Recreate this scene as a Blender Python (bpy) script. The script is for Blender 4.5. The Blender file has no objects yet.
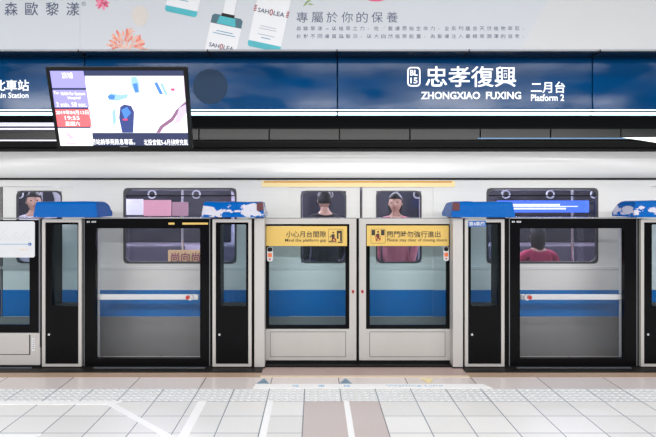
import bpy, bmesh, math, random
from mathutils import Vector, Matrix, noise
random.seed(7)
S = bpy.context.scene
COL = S.collection
F, VX, VY, H = 555.0, 315.4, 198.2, 1.626      # focal length in pixels, vanishing point, eye height

# ------------------------------------------------------------------ camera
cam_d = bpy.data.cameras.new('camera'); cam = bpy.data.objects.new('camera', cam_d); COL.objects.link(cam)
cam.location = (0, 0, H); cam.rotation_euler = (math.pi/2, 0, 0)
cam_d.sensor_width = 36; cam_d.lens = F/656*36
cam_d.shift_x = (328-VX)/656; cam_d.shift_y = -(218.5-VY)/656
cam_d.clip_start = .05; cam_d.clip_end = 100
S.camera = cam
# ------------------------------------------------------------------ world, lights, exposure
S.view_settings.view_transform = 'Standard'; S.view_settings.look = 'None'
S.view_settings.gamma = 1; S.view_settings.use_curve_mapping = False
S.view_settings.exposure = 0.64
w = bpy.data.worlds.new('world'); S.world = w; w.use_nodes = True
w.node_tree.nodes['Background'].inputs[0].default_value = (.93, .96, 1, 1)
w.node_tree.nodes['Background'].inputs[1].default_value = .28
def area(name, loc, sx, sy, power, rot=(0, 0, 0), color=(1, .98, .96)):
    d = bpy.data.lights.new(name, 'AREA'); d.shape = 'RECTANGLE'; d.size = sx; d.size_y = sy; d.energy = power; d.color = color
    o = bpy.data.objects.new(name, d); COL.objects.link(o); o.location = loc; o.rotation_euler = rot; return o
area('platform_light_row', (0, 3.9, 3.86), 14, .35, 55)
area('platform_light_row', (0, 1.2, 3.86), 14, .35, 120, (math.radians(25), 0, 0))
area('platform_light_row', (0, -2.0, 3.7), 14, .35, 290, (math.radians(60), 0, 0))
area('train_fill_light', (0, 5.765, 2.2), 13, .06, 7, (math.radians(8), 0, 0))  # added fill hidden behind the fascia, brightens the upper train side

# ------------------------------------------------------------------ helpers
def lin(c):
    f = lambda v: v/12.92 if v <= .04045 else ((v+.055)/1.055)**2.4
    return tuple(f(v/255) for v in c) + (1,)
def mat(name, rgb, rough=.5, metal=0, var=.06, scale=6, bump=0, bscale=60, spec=.5, stretch=None):
    m = bpy.data.materials.new(name); m.use_nodes = True; nt = m.node_tree; b = nt.nodes['Principled BSDF']
    tc = nt.nodes.new('ShaderNodeTexCoord'); mp = nt.nodes.new('ShaderNodeMapping'); nt.links.new(tc.outputs['Object'], mp.inputs[0])
    if stretch: mp.inputs['Scale'].default_value = stretch
    n = nt.nodes.new('ShaderNodeTexNoise'); n.inputs['Scale'].default_value = scale; n.inputs['Detail'].default_value = 4
    nt.links.new(mp.outputs[0], n.inputs['Vector'])
    mx = nt.nodes.new('ShaderNodeMix'); mx.data_type = 'RGBA'
    c = lin(rgb); mx.inputs[6].default_value = tuple(v*(1-var) for v in c[:3])+(1,); mx.inputs[7].default_value = tuple(min(1, v*(1+var)) for v in c[:3])+(1,)
    nt.links.new(n.outputs[0], mx.inputs[0]); nt.links.new(mx.outputs[2], b.inputs['Base Color'])
    b.inputs['Roughness'].default_value = rough; b.inputs['Metallic'].default_value = metal; b.inputs['Specular IOR Level'].default_value = spec
    if bump:
        n2 = nt.nodes.new('ShaderNodeTexNoise'); n2.inputs['Scale'].default_value = bscale
        bp = nt.nodes.new('ShaderNodeBump'); bp.inputs['Strength'].default_value = bump
        nt.links.new(mp.outputs[0], n2.inputs['Vector']); nt.links.new(n2.outputs[0], bp.inputs['Height']); nt.links.new(bp.outputs[0], b.inputs['Normal'])
    return m
def emit(name, rgb, strength, var=.04):
    m = mat(name, rgb, .35, var=var, scale=3); b = m.node_tree.nodes['Principled BSDF']
    src = b.inputs['Base Color'].links[0].from_socket
    m.node_tree.links.new(src, b.inputs['Emission Color']); b.inputs['Emission Strength'].default_value = strength
    return m
def screen(name, rgb, strength=1.0):
    m = bpy.data.materials.new(name); m.use_nodes = True; nt = m.node_tree; b = nt.nodes['Principled BSDF']
    n = nt.nodes.new('ShaderNodeTexNoise'); n.inputs['Scale'].default_value = 9
    mx = nt.nodes.new('ShaderNodeMix'); mx.data_type = 'RGBA'; c = lin(rgb)
    mx.inputs[6].default_value = tuple(v*.95 for v in c[:3])+(1,); mx.inputs[7].default_value = c
    nt.links.new(n.outputs[0], mx.inputs[0]); nt.links.new(mx.outputs[2], b.inputs['Emission Color'])
    b.inputs['Emission Strength'].default_value = strength; b.inputs['Base Color'].default_value = (.01, .01, .01, 1); b.inputs['Roughness'].default_value = .4
    return m
def glass(name, tint, rough=.02, refl=1.0, ior=1.45):
    m = bpy.data.materials.new(name); m.use_nodes = True; nt = m.node_tree; nt.nodes.remove(nt.nodes['Principled BSDF'])
    out = nt.nodes['Material Output']
    t = nt.nodes.new('ShaderNodeBsdfTransparent'); g = nt.nodes.new('ShaderNodeBsdfGlossy'); mx = nt.nodes.new('ShaderNodeMixShader')
    fr = nt.nodes.new('ShaderNodeFresnel'); fr.inputs[0].default_value = ior
    mu = nt.nodes.new('ShaderNodeMath'); mu.operation = 'MULTIPLY'; mu.inputs[1].default_value = refl; mu.use_clamp = True
    n = nt.nodes.new('ShaderNodeTexNoise'); n.inputs['Scale'].default_value = 2.0
    rr = nt.nodes.new('ShaderNodeMapRange'); rr.inputs[3].default_value = rough*.7; rr.inputs[4].default_value = rough*1.3
    nt.links.new(n.outputs[0], rr.inputs[0]); nt.links.new(rr.outputs[0], g.inputs['Roughness'])
    t.inputs[0].default_value = tuple(tint)+(1,)
    nt.links.new(fr.outputs[0], mu.inputs[0]); nt.links.new(mu.outputs[0], mx.inputs[0]); nt.links.new(t.outputs[0], mx.inputs[1]); nt.links.new(g.outputs[0], mx.inputs[2]); nt.links.new(mx.outputs[0], out.inputs[0])
    return m
def W(px, py, Y): return Vector(((px-VX)*Y/F, Y, H-(py-VY)*Y/F))
def floor_pt(px, py):
    Y = H*F/(py-VY); return ((px-VX)*Y/F, Y)
def tag(o, label=None, cat=None, group=None, kind=None):
    if label: o['label'] = label
    if cat: o['category'] = cat
    if group: o['group'] = group
    if kind: o['kind'] = kind
    return o
def empty(name, loc, label=None, cat=None, group=None):
    o = bpy.data.objects.new(name, None); COL.objects.link(o); o.location = loc; o.empty_display_size = .1
    return tag(o, label, cat, group)
def wloc(o):
    v = Vector((0, 0, 0))
    while o is not None: v = v + o.location; o = o.parent
    return v
def build(name, bm, mats, parent=None, smooth=False):
    """link a bmesh given in world coordinates; origin goes to the base of its own bounding box, or stays relative to the parent"""
    if not isinstance(mats, (list, tuple)): mats = [mats]
    me = bpy.data.meshes.new(name); bmesh.ops.recalc_face_normals(bm, faces=bm.faces)
    co = [v.co for v in bm.verts]
    c = Vector(((min(v.x for v in co)+max(v.x for v in co))/2, (min(v.y for v in co)+max(v.y for v in co))/2, min(v.z for v in co)))
    bmesh.ops.translate(bm, verts=bm.verts, vec=-c)
    bm.to_mesh(me); bm.free()
    for m in mats: me.materials.append(m)
    if smooth:
        for p in me.polygons: p.use_smooth = True
    o = bpy.data.objects.new(name, me); COL.objects.link(o)
    if parent is not None: o.parent = parent; o.location = c - wloc(parent)
    else: o.location = c
    return o
def bx(bm, x0, x1, y0, y1, z0, z1, bev=0, mi=0):
    r = bmesh.ops.create_cube(bm, size=1, matrix=Matrix.LocRotScale(Vector(((x0+x1)/2, (y0+y1)/2, (z0+z1)/2)), None, Vector((abs(x1-x0), abs(y1-y0), abs(z1-z0)))))
    vs = r['verts']; fs = {f for v in vs for f in v.link_faces}
    for f in fs: f.material_index = mi
    if bev:
        es = {e for v in vs for e in v.link_edges}
        bmesh.ops.bevel(bm, geom=list(es), offset=bev, segments=2, affect='EDGES', profile=.5)
    return bm
def box(*a, **k): return bx(bmesh.new(), *a, **k)
def pb(px0, px1, py0, py1, Y0, Y1, bev=0, bm=None, mi=0):
    """box whose front face at distance Y0 is seen at those pixel edges and which reaches back to Y1"""
    a = W(px0, py1, Y0); b = W(px1, py0, Y0)
    return bx(bm if bm is not None else bmesh.new(), a.x, b.x, Y0, Y1, a.z, b.z, bev, mi)
def rrect(x0, x1, z0, z1, r, n=6):
    r = max(r, 1e-5); pts = []
    for cx, cz, a0 in ((x1-r, z1-r, 0), (x0+r, z1-r, 90), (x0+r, z0+r, 180), (x1-r, z0+r, 270)):
        for i in range(n+1):
            a = math.radians(a0+90*i/n); pts.append((cx+r*math.cos(a), cz+r*math.sin(a)))
    return pts
def ring(bm, o, i, ro, ri, y0, y1, n=6):
    """frame between two rounded rectangles o and i = (x0, x1, z0, z1), from y0 back to y1"""
    po, pi_ = rrect(*o, ro, n), rrect(*i, ri, n); k = len(po)
    A = [[bm.verts.new((x, y, z)) for x, z in p] for p in (po, pi_) for y in (y0, y1)]
    fo, bo, fi, bi = A
    for j in range(k):
        q = (j+1) % k
        bm.faces.new((fo[j], fo[q], fi[q], fi[j])); bm.faces.new((bo[j], bi[j], bi[q], bo[q]))
        bm.faces.new((fo[j], bo[j], bo[q], fo[q])); bm.faces.new((fi[j], fi[q], bi[q], bi[j]))
    return bm
def prism(bm, pts, y0, y1, mi=0):
    """outline in x,z pushed from y0 to y1"""
    a = [bm.verts.new((x, y0, z)) for x, z in pts]; b = [bm.verts.new((x, y1, z)) for x, z in pts]; n = len(pts)
    fs = [bm.faces.new(a), bm.faces.new(b[::-1])]
    for j in range(n): fs.append(bm.faces.new((a[j], b[j], b[(j+1) % n], a[(j+1) % n])))
    for f in fs: f.material_index = mi
    return bm
def flat(bm, pts, z0, z1):
    """outline in x,y pushed up from z0 to z1"""
    a = [bm.verts.new((x, y, z0)) for x, y in pts]; b = [bm.verts.new((x, y, z1)) for x, y in pts]; n = len(pts)
    bm.faces.new(a[::-1]); bm.faces.new(b)
    for j in range(n): bm.faces.new((a[j], a[(j+1) % n], b[(j+1) % n], b[j]))
    return bm
def prect(px0, px1, py0, py1, Y):
    a = W(px0, py1, Y); b = W(px1, py0, Y); return (a.x, b.x, a.z, b.z)
def tube(bm, p, q, r, seg=12):
    p, q = Vector(p), Vector(q); d = q-p
    m = Matrix.Translation((p+q)/2) @ d.to_track_quat('Z', 'Y').to_matrix().to_4x4()
    bmesh.ops.create_cone(bm, cap_ends=True, segments=seg, radius1=r, radius2=r, depth=d.length, matrix=m); return bm
def ball(bm, c, r, sc=(1, 1, 1), u=16, v=10):
    bmesh.ops.create_uvsphere(bm, u_segments=u, v_segments=v, radius=r, matrix=Matrix.LocRotScale(Vector(c), None, Vector(sc))); return bm
def disc_pts(cx, cz, r, n=24): return [(cx+r*math.cos(2*math.pi*i/n), cz+r*math.sin(2*math.pi*i/n)) for i in range(n)]
def text_bm(s, bold=0.0, res=3, ext=.01, spacing=1.0, shear=0):
    c = bpy.data.curves.new('t', 'FONT'); c.body = s; c.resolution_u = res; c.extrude = ext; c.offset = bold; c.space_character = spacing; c.shear = shear
    o = bpy.data.objects.new('t', c); COL.objects.link(o); bpy.context.view_layer.update()
    me = bpy.data.meshes.new_from_object(o.evaluated_get(bpy.context.evaluated_depsgraph_get()))
    bpy.data.objects.remove(o); bpy.data.curves.remove(c)
    bm = bmesh.new(); bm.from_mesh(me); bpy.data.meshes.remove(me); return bm
def text(name, s, r, y, m, parent, bold=0.0, th=.002, spacing=1.0, to=None, res=3, rot=0, shear=0):
    """writing stretched to the rectangle r = (x0, x1, z0, z1) standing at distance y; to() maps (x, depth, z) elsewhere"""
    bm = text_bm(s, bold, res, .01, spacing, shear)
    xs = [v.co.x for v in bm.verts]; zs = [v.co.y for v in bm.verts]
    ax, bxx, az, bz = min(xs), max(xs), min(zs), max(zs); x0, x1, z0, z1 = r
    cx, cz = (x0+x1)/2, (z0+z1)/2; ca, sa = math.cos(rot), math.sin(rot)
    for v in bm.verts:
        u = x0+(v.co.x-ax)/(bxx-ax)*(x1-x0)-cx; t = z0+(v.co.y-az)/max(bz-az, 1e-6)*(z1-z0)-cz
        p = Vector((cx+u*ca-t*sa, y-(th if v.co.z > 0 else -.0005), cz+u*sa+t*ca))
        v.co = to(p) if to else p
    return build(name, bm, m, parent)

# ------------------------------------------------------------------ materials
M = {}
M['alu'] = mat('brushed_aluminium', (188, 185, 182), .35, .15, .05, 8, stretch=(1, 1, .15))
M['white_metal'] = mat('white_painted_metal', (188, 185, 183), .4, .1, .03, 3)
M['black'] = mat('black_gloss', (10, 10, 12), .10, 0, .1, spec=.10)
M['blackm'] = mat('black_matt', (14, 14, 16), .5, 0, .1, spec=.2)
M['rubber'] = mat('rubber', (12, 12, 13), .7, spec=.15)
M['dark'] = mat('dark_metal_panel', (9, 9, 10), .35, 0, .15, 3, stretch=(.3, 1, 4))
M['dark2'] = mat('darker_metal', (14, 14, 15), .5, 0, .15, spec=.2)
M['train_white'] = mat('train_paint_white', (222, 223, 224), .22, 0, .03, 2, stretch=(.1, 1, 5))
M['train_grey'] = mat('train_steel', (226, 226, 225), .25, .0, .04, 3, stretch=(.05, 1, 8))
M['blue_paint'] = mat('train_blue', (0, 112, 190), .4, 0, .05, 2, stretch=(.1, 1, 5), spec=.02)
M['gate_glass'] = glass('gate_glass', (.86, .925, .94), .02, .35)
M['door_glass'] = glass('door_glass', (.96, .96, .965), .012, .75)
M['post_glass'] = glass('post_glass', (.84, .92, .95), .03, .4)
M['train_glass'] = glass('train_glass', (.8, .8, .86), .05, .9)
M['sign_blue'] = mat('sign_blue', (0, 55, 100), .13, 0, .25, 2.2, bump=.06, bscale=2.5, spec=.35)
def uneven_gloss(m, lo, hi):      # gloss varied along the panel to break up the light reflected in it
    nt = m.node_tree; b = nt.nodes['Principled BSDF']; g = nt.nodes.new('ShaderNodeNewGeometry'); mp = nt.nodes.new('ShaderNodeMapping'); mp.inputs['Scale'].default_value = (.9, 1, 2.5); mp.inputs['Location'].default_value = (1.7, 0, 0)
    n = nt.nodes.new('ShaderNodeTexNoise'); n.inputs['Scale'].default_value = 1; n.inputs['Detail'].default_value = 3; mr = nt.nodes.new('ShaderNodeMapRange')
    mr.inputs[1].default_value = .42; mr.inputs[2].default_value = .62; mr.inputs[3].default_value = lo; mr.inputs[4].default_value = hi
    nt.links.new(g.outputs['Position'], mp.inputs[0]); nt.links.new(mp.outputs[0], n.inputs['Vector']); nt.links.new(n.outputs[0], mr.inputs[0]); nt.links.new(mr.outputs[0], b.inputs['Specular IOR Level'])
uneven_gloss(M['sign_blue'], .01, .22)
M['sign_white'] = emit('sign_white', (235, 240, 248), .25)
M['lamp'] = emit('lamp_tube', (196, 232, 245), 1.0, .15)
M['trim_grey'] = mat('trim_grey', (120, 122, 126), .3, .4, .08)
M['yellow'] = mat('yellow_sticker', (214, 180, 96), .4, 0, .03)
M['ink'] = mat('black_ink', (46, 38, 30), .5)
M['red'] = mat('red_ink', (176, 44, 40), .4)
M['orange'] = mat('orange_ink', (236, 120, 70), .4)
M['white'] = mat('white_plastic', (208, 210, 214), .4, 0, .02)
M['sticker_blue'] = mat('blue_sticker', (20, 96, 178), .4)
M['chrome'] = mat('chrome', (205, 205, 208), .18, .9, .02)
M['tape'] = mat('white_tape', (246, 246, 247), .5, 0, .02, 10)
M['floorblue'] = mat('faded_blue_print', (118, 145, 165), .6, 0, .1, 30)
M['floorcyan'] = mat('pale_blue_print', (150, 190, 225), .6)
M['floorcream'] = mat('cream_stone', (226, 206, 182), .5, 0, .08, 20)
M['flooryellow'] = mat('faded_yellow_print', (236, 220, 170), .6)

def stone(name, rgb, joint, sx, ox, sy, oy, speck=.08):
    """stone paving: joints on a grid in x (step sx) and y (step sy, 0 for none)"""
    m = mat(name, rgb, .38, 0, speck, 70); nt = m.node_tree; b = nt.nodes['Principled BSDF']; L = nt.links
    base = b.inputs['Base Color'].links[0].from_socket
    g = nt.nodes.new('ShaderNodeNewGeometry'); sp = nt.nodes.new('ShaderNodeSeparateXYZ'); L.new(g.outputs['Position'], sp.inputs[0])
    def line(sock, step, off, wd):
        a = nt.nodes.new('ShaderNodeMath'); a.operation = 'SUBTRACT'; a.inputs[1].default_value = off; L.new(sock, a.inputs[0])
        p = nt.nodes.new('ShaderNodeMath'); p.operation = 'PINGPONG'; p.inputs[1].default_value = step/2; L.new(a.outputs[0], p.inputs[0])
        c = nt.nodes.new('ShaderNodeMath'); c.operation = 'LESS_THAN'; c.inputs[1].default_value = wd; L.new(p.outputs[0], c.inputs[0]); return c.outputs[0]
    f = line(sp.outputs[0], sx, ox, .0038)
    if sy:
        f2 = line(sp.outputs[1], sy, oy, .0035); mm = nt.nodes.new('ShaderNodeMath'); mm.operation = 'MAXIMUM'; L.new(f, mm.inputs[0]); L.new(f2, mm.inputs[1]); f = mm.outputs[0]
    # each slab a slightly different tone
    v = nt.nodes.new('ShaderNodeMath'); v.operation = 'SNAP'; v.inputs[1].default_value = sx
    a = nt.nodes.new('ShaderNodeMath'); a.operation = 'SUBTRACT'; a.inputs[1].default_value = ox; L.new(sp.outputs[0], a.inputs[0]); L.new(a.outputs[0], v.inputs[0])
    v2 = nt.nodes.new('ShaderNodeMath'); v2.operation = 'SNAP'; v2.inputs[1].default_value = sy or 10
    a2 = nt.nodes.new('ShaderNodeMath'); a2.operation = 'SUBTRACT'; a2.inputs[1].default_value = oy; L.new(sp.outputs[1], a2.inputs[0]); L.new(a2.outputs[0], v2.inputs[0])
    cb = nt.nodes.new('ShaderNodeCombineXYZ'); L.new(v.outputs[0], cb.inputs[0]); L.new(v2.outputs[0], cb.inputs[1])
    wn = nt.nodes.new('ShaderNodeTexWhiteNoise'); L.new(cb.outputs[0], wn.inputs['Vector'])
    mr = nt.nodes.new('ShaderNodeMapRange'); mr.inputs[3].default_value = .93; mr.inputs[4].default_value = 1.03; L.new(wn.outputs['Value'], mr.inputs[0])
    hs = nt.nodes.new('ShaderNodeHueSaturation'); L.new(base, hs.inputs['Color']); L.new(mr.outputs[0], hs.inputs['Value'])
    mx = nt.nodes.new('ShaderNodeMix'); mx.data_type = 'RGBA'; L.new(f, mx.inputs[0]); L.new(hs.outputs[0], mx.inputs[6]); mx.inputs[7].default_value = lin(joint)
    L.new(mx.outputs[2], b.inputs['Base Color']); return m
XO = -.0912
M['tile'] = stone('white_granite_tiles', (232, 231, 230), (112, 122, 136), .3, XO, .3, 4.443)
def polish(m, v): m.node_tree.nodes['Principled BSDF'].inputs['Roughness'].default_value = v; return m
M['pink'] = stone('pink_granite', (222, 212, 210), (96, 92, 98), .6, XO-.3, 0, 0, .12)
M['pinkc'] = stone('pink_granite_centre', (200, 188, 186), (120, 108, 110), .6, XO, 0, 0, .12)
polish(M['pink'], .2)
M['tactile'] = stone('white_tactile_plate', (228, 229, 230), (112, 122, 136), .3, XO, .3, 4.443, .04)
M['ceiling'] = mat('ceiling_paint', (88, 90, 94), .7)
M['wall'] = mat('tunnel_wall', (60, 60, 64), .7, 0, .2)

# ------------------------------------------------------------------ the setting
X0, X1 = -6.5, 6.5
bm = bmesh.new()
def quad(bm, x0, x1, y0, y1, z, mi):
    f = bm.faces.new([bm.verts.new(p) for p in ((x0, y0, z), (x1, y0, z), (x1, y1, z), (x0, y1, z))]); f.material_index = mi
PC0, PC1 = XO, XO+.6
quad(bm, X0, X1, 4.737, 5.72, 0, 1)                      # pink strip along the gates
quad(bm, X0, X1, 4.443, 4.737, 0, 3)                     # bed of the tactile plates
quad(bm, PC0, PC1, -3, 4.443, 0, 2)                      # pink lane
quad(bm, X0, PC0, -3, 4.443, 0, 0); quad(bm, PC1, X1, -3, 4.443, 0, 0)
bx(bm, X0, X1, -3, 5.72, -.4, -.002, 0, 1)
floor = tag(build('floor', bm, [M['tile'], M['pink'], M['pinkc'], M['tactile']]), kind='structure')
for v in range(2): pass
M['brownshade'] = mat('shaded_stained_stone', (176, 150, 130), .45, 0, .14, 14); M['shadepink'] = mat('shaded_pink_stone', (170, 148, 142), .4, 0, .12, 40)  # shade beneath the gates put into both stone tones, with staining in the brown
c0, c1 = -.50, 1.40
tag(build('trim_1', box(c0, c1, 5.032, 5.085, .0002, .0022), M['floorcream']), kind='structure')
tag(build('trim_1', box(c0, c1, 5.085, 5.33, .0002, .0018), M['shadepink']), kind='structure')
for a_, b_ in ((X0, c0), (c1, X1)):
    tag(build('trim_1', box(a_, b_, 5.036, 5.17, .0002, .0022), M['brownshade']), kind='structure')
    tag(build('trim_6', box(a_, b_, 5.165, 5.33, .0002, .010, bev=.002), mat('shaded_sill', (30, 27, 26), .5, 0, .2, spec=.2)), kind='structure')  # sill colour deepened with the shadow at the foot of the gates
# raised domes of the guiding strip
bm = bmesh.new()
for i in range(-15, 17):
    for a in range(5):
        for b in range(5):
            cx = XO+.3*i+.03+.06*a; cy = 4.443+.03+.0588*b
            if abs((cx)*F/cy) > 345: continue
            n = 10; lo = [bm.verts.new((cx+.0215*math.cos(2*math.pi*k/n), cy+.0175*math.sin(2*math.pi*k/n), 0)) for k in range(n)]
            hi = [bm.verts.new((cx+.015*math.cos(2*math.pi*k/n), cy+.0115*math.sin(2*math.pi*k/n), .0055)) for k in range(n)]
            bm.faces.new(hi)
            for k in range(n): bm.faces.new((lo[k], lo[(k+1) % n], hi[(k+1) % n], hi[k]))
tag(build('tactile_paving', bm, mat('shaded_tactile_dome', (210, 212, 215), .5, 0, .1, 8)), kind='structure')  # domes coloured greyer to stand in for shading on the bumps
tag(build('ceiling', box(X0, X1, -3, 5.0, 3.95, 4.05), M['ceiling']), kind='structure')
tag(build('wall_back', box(-9, 9, 9.6, 9.7, -1.3, 4.0), M['wall']), kind='structure')
tag(build('ceiling_track', box(-9, 9, 5.75, 9.6, 3.6, 3.7), M['wall']), kind='structure')
tag(build('floor_track', box(-9, 9, 5.72, 9.6, -1.35, -1.25), M['wall']), kind='structure')
# dark fascia behind and under the station signs
FY = 5.62
bm = bmesh.new()
bx(bm, X0, X1, 5.24, FY, 2.47, 2.52)
bx(bm, X0, X1, FY, 5.66, 2.10, 3.6)
tag(build('trim_2', bm, M['dark2']), kind='structure')
xs = [-12+70.3*i for i in range(-2, 12)]
for i, px in enumerate(xs):       # rows of fascia plates with their joints
    a = W(px+.6, 140, FY-.02); b = W(px+69.8, 129, FY-.02)
    if a.x > X0 and b.x < X1: tag(build('trim_3', box(a.x, b.x, FY-.025, FY, a.z, b.z, bev=.003), M['dark']), kind='structure')
a = W(0, 147, FY-.06); b = W(0, 141.5, FY-.06)
tag(build('trim_4', box(X0, X1, FY-.06, FY, a.z, b.z), M['rubber']), kind='structure')
tl = emit('reflection_glow_white', (226, 224, 244), .55); tb = emit('beam_glow_blue', (90, 130, 170), .35); tg = emit('beam_glow_green_white', (236, 244, 232), .8)  # emissive strips added to stand in for reflections on the dark beam
for px0, px1, py, hgt, m_, lb in ((-60, 150, 124.3, 3.2, tl, 'thick white glowing reflection on the dark beam left of the hanging screen'), (-60, 150, 128.9, 1.5, tl, 'thin white glowing reflection under the thick one on the dark beam'), (-60, 60, 140.4, 1.0, tl, 'lowest thin glowing reflection on the dark beam at the left'), (478, 628, 138.4, .9, tb, 'thin blue light line on the dark beam at the right')):
    a = W(px0, py+hgt/2, FY-.03); b = W(px1, py-hgt/2, FY-.03)
    tag(build('glow_line', box(a.x, b.x, FY-.04, FY, a.z, b.z), m_), lb, 'light')
p = [W(*q, FY-.065) for q in ((622, 137.6), (690, 136.8), (690, 146), (656, 142.6), (640, 140))]
tag(build('glow_line', prism(bmesh.new(), [(q.x, q.z) for q in p], FY-.065, FY-.06), tg), 'white wedge of light on the dark beam at the right picture edge', 'light')

# threshold under the gates
M['sillgrey'] = mat('sill_grey', (84, 90, 98), .4, .3)
tag(build('trim_6', box(X0, X1, 5.33, 5.60, 0, .02), M['blackm']), kind='structure')
for px0, px1 in ((-30, 31), (93, 205), (517, 632)):
    a = W(px0, 371, 5.27); b = W(px1, 371, 5.27)
    tag(build('trim_7', box(a.x, b.x, 5.27, 5.30, .0, .016, bev=.003), M['sillgrey']), kind='structure')

# ------------------------------------------------------------------ markings on the floor
MK = [0]
def marking(name, pts, m, label, cat='floor marking', group=None):
    MK[0] += 1; o = build(name, flat(bmesh.new(), pts, .0006, .0020+.0003*MK[0]), m); return tag(o, label, cat, group)
G = 'white queue tapes on the platform floor'
marking('tape_strip', [(.226, 2.5), (.270, 2.5), (.270, 4.44), (.226, 4.44)], M['tape'], 'straight white tape running down the middle of the pink lane', 'tape', G)
marking('tape_strip', [(-.384, 2.5), (-.336, 2.5), (-.336, 4.44), (-.384, 4.44)], M['tape'], 'straight white tape just left of the pink lane', 'tape', G)
marking('tape_strip', [(-.925, 2.5), (-.862, 2.5), (-.868, 4.44), (-.938, 4.44)], M['tape'], 'straight white tape beside the lower end of the diagonal tape', 'tape', G)
a = Vector(floor_pt(108, 402.5)); b = Vector(floor_pt(176, 441)); d = (b-a).normalized(); n = Vector((-d.y, d.x))*.026
marking('tape_strip', [tuple(a-n), tuple(b-n), tuple(b+n), tuple(a+n)], M['tape'], 'diagonal white tape crossing the white tiles', 'tape', G)
marking('tape_strip', [(X0, 4.372), (-1.62, 4.372), (-1.55, 4.438), (X0, 4.438)], M['tape'], 'long white tape lying along the front edge of the tactile strip', 'tape', G)
marking('tape_strip', [(X0, 3.74), (-1.90, 3.74), (-1.88, 3.822), (X0, 3.822)], M['tape'], 'white tape end at the bottom left corner of the picture', 'tape', G)
t = empty('waiting_line', (.476, 4.79, 0), 'long white waiting line strip with pale blue lettering in front of the sliding doors', 'floor marking')
build('strip', flat(bmesh.new(), [(-.534, 4.742), (1.515, 4.742), (1.465, 4.845), (-.522, 4.845)], .0004, .0046), M['tape'], t)
def fl(p): return Vector((p.x, p.z, .0048-(p.y)))
for s, px0, px1 in (('候', 292, 299), ('車', 318, 325), ('線', 343.5, 350.5), ('Waiting Line', 386, 443)):
    Yc = 4.79
    text('lettering', s, ((px0-VX)*Yc/F, (px1-VX)*Yc/F, 4.765, 4.822), 0, M['floorcyan'], t, to=fl, th=.0006)
marking('arrow_mark', [(-.515, 4.865), (-.408, 4.865), (-.462, 5.0)], M['floorblue'], 'blue triangle pointing to the gates at the left end of the waiting line', 'floor marking', 'triangles on the platform edge')
marking('arrow_mark', [(.212, 4.865), (.322, 4.865), (.270, 5.0)], M['floorblue'], 'blue triangle pointing to the gap between the sliding doors', 'floor marking', 'triangles on the platform edge')
marking('arrow_mark', [(.94, 4.995), (1.06, 4.995), (1.005, 4.865)], M['flooryellow'], 'pale yellow triangle pointing away from the right sliding door', 'floor marking', 'triangles on the platform edge')

# ------------------------------------------------------------------ platform gates
YG = 5.30
M['barwhite'] = mat('bar_white', (228, 230, 232), .3, 0, .03)
def post(px0, px1, label, wx0, wx1, sticker=False, lock=True, group='narrow glazed posts of the platform gates'):
    a = W(px0, 369, YG); b = W(px1, 219.3, YG); t = empty('gate_post', ((a.x+b.x)/2, YG+.1, 0), label, 'gate post', group)
    o = (a.x, b.x, .018, b.z); fw = 3.1*YG/F
    build('frame', ring(bmesh.new(), o, (o[0]+fw, o[1]-fw, o[2]+fw*.8, o[3]-fw), .004, .003, YG, YG+.05), M['alu'], t)
    g = prect(wx0, wx1, 224.5, 306, YG+.01); i = (o[0]+fw, o[1]-fw, o[2]+fw*.8, o[3]-fw)
    build('black_panel', ring(bmesh.new(), i, g, .002, .01, YG+.012, YG+.03), M['black'], t)
    build('glass_pane', box(g[0]-.004, g[1]+.004, YG+.032, YG+.040, g[2]-.004, g[3]+.004), M['post_glass'], t)
    bm = bmesh.new(); bx(bm, o[0], g[0]-.006, YG+.05, YG+.24, .018, o[3]); bx(bm, g[1]+.006, o[1], YG+.05, YG+.24, .018, o[3]); bx(bm, g[0]-.006, g[1]+.006, YG+.05, YG+.24, .018, g[2]-.006)
    build('cabinet', bm, M['blackm'], t)
    l = W(px0+7, 334.5, YG); bm = bmesh.new(); tube(bm, (l.x, YG-.004, l.z), (l.x, YG+.014, l.z), .011); tube(bm, (l.x, YG-.008, l.z), (l.x, YG-.003, l.z), .005, 8)
    build('lock', bm, M['chrome'], t)
    if sticker:
        r = prect(468, 485.5, 220.8, 226.6, YG+.011); st = build('car_number_sticker', prism(bmesh.new(), rrect(*r, .004), YG-.002, YG-.0005), M['sticker_blue'], t)
        text('lettering', '第4車廂', prect(469, 484.5, 221.6, 226, YG-.002), YG-.002, M['white'], st, bold=.02)
    return t
post(42, 81.5, 'narrow black glazed post left of the left emergency door', 52, 77.5)
post(212.5, 251.5, 'narrow black glazed post under the blue cover with most of its white film', 220.5, 246)
post(465, 504.5, 'narrow black glazed post with the blue car 4 sticker', 471, 498, sticker=True)
post(641, 681, 'narrow black glazed post cut by the right picture edge', 652, 676)

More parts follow.
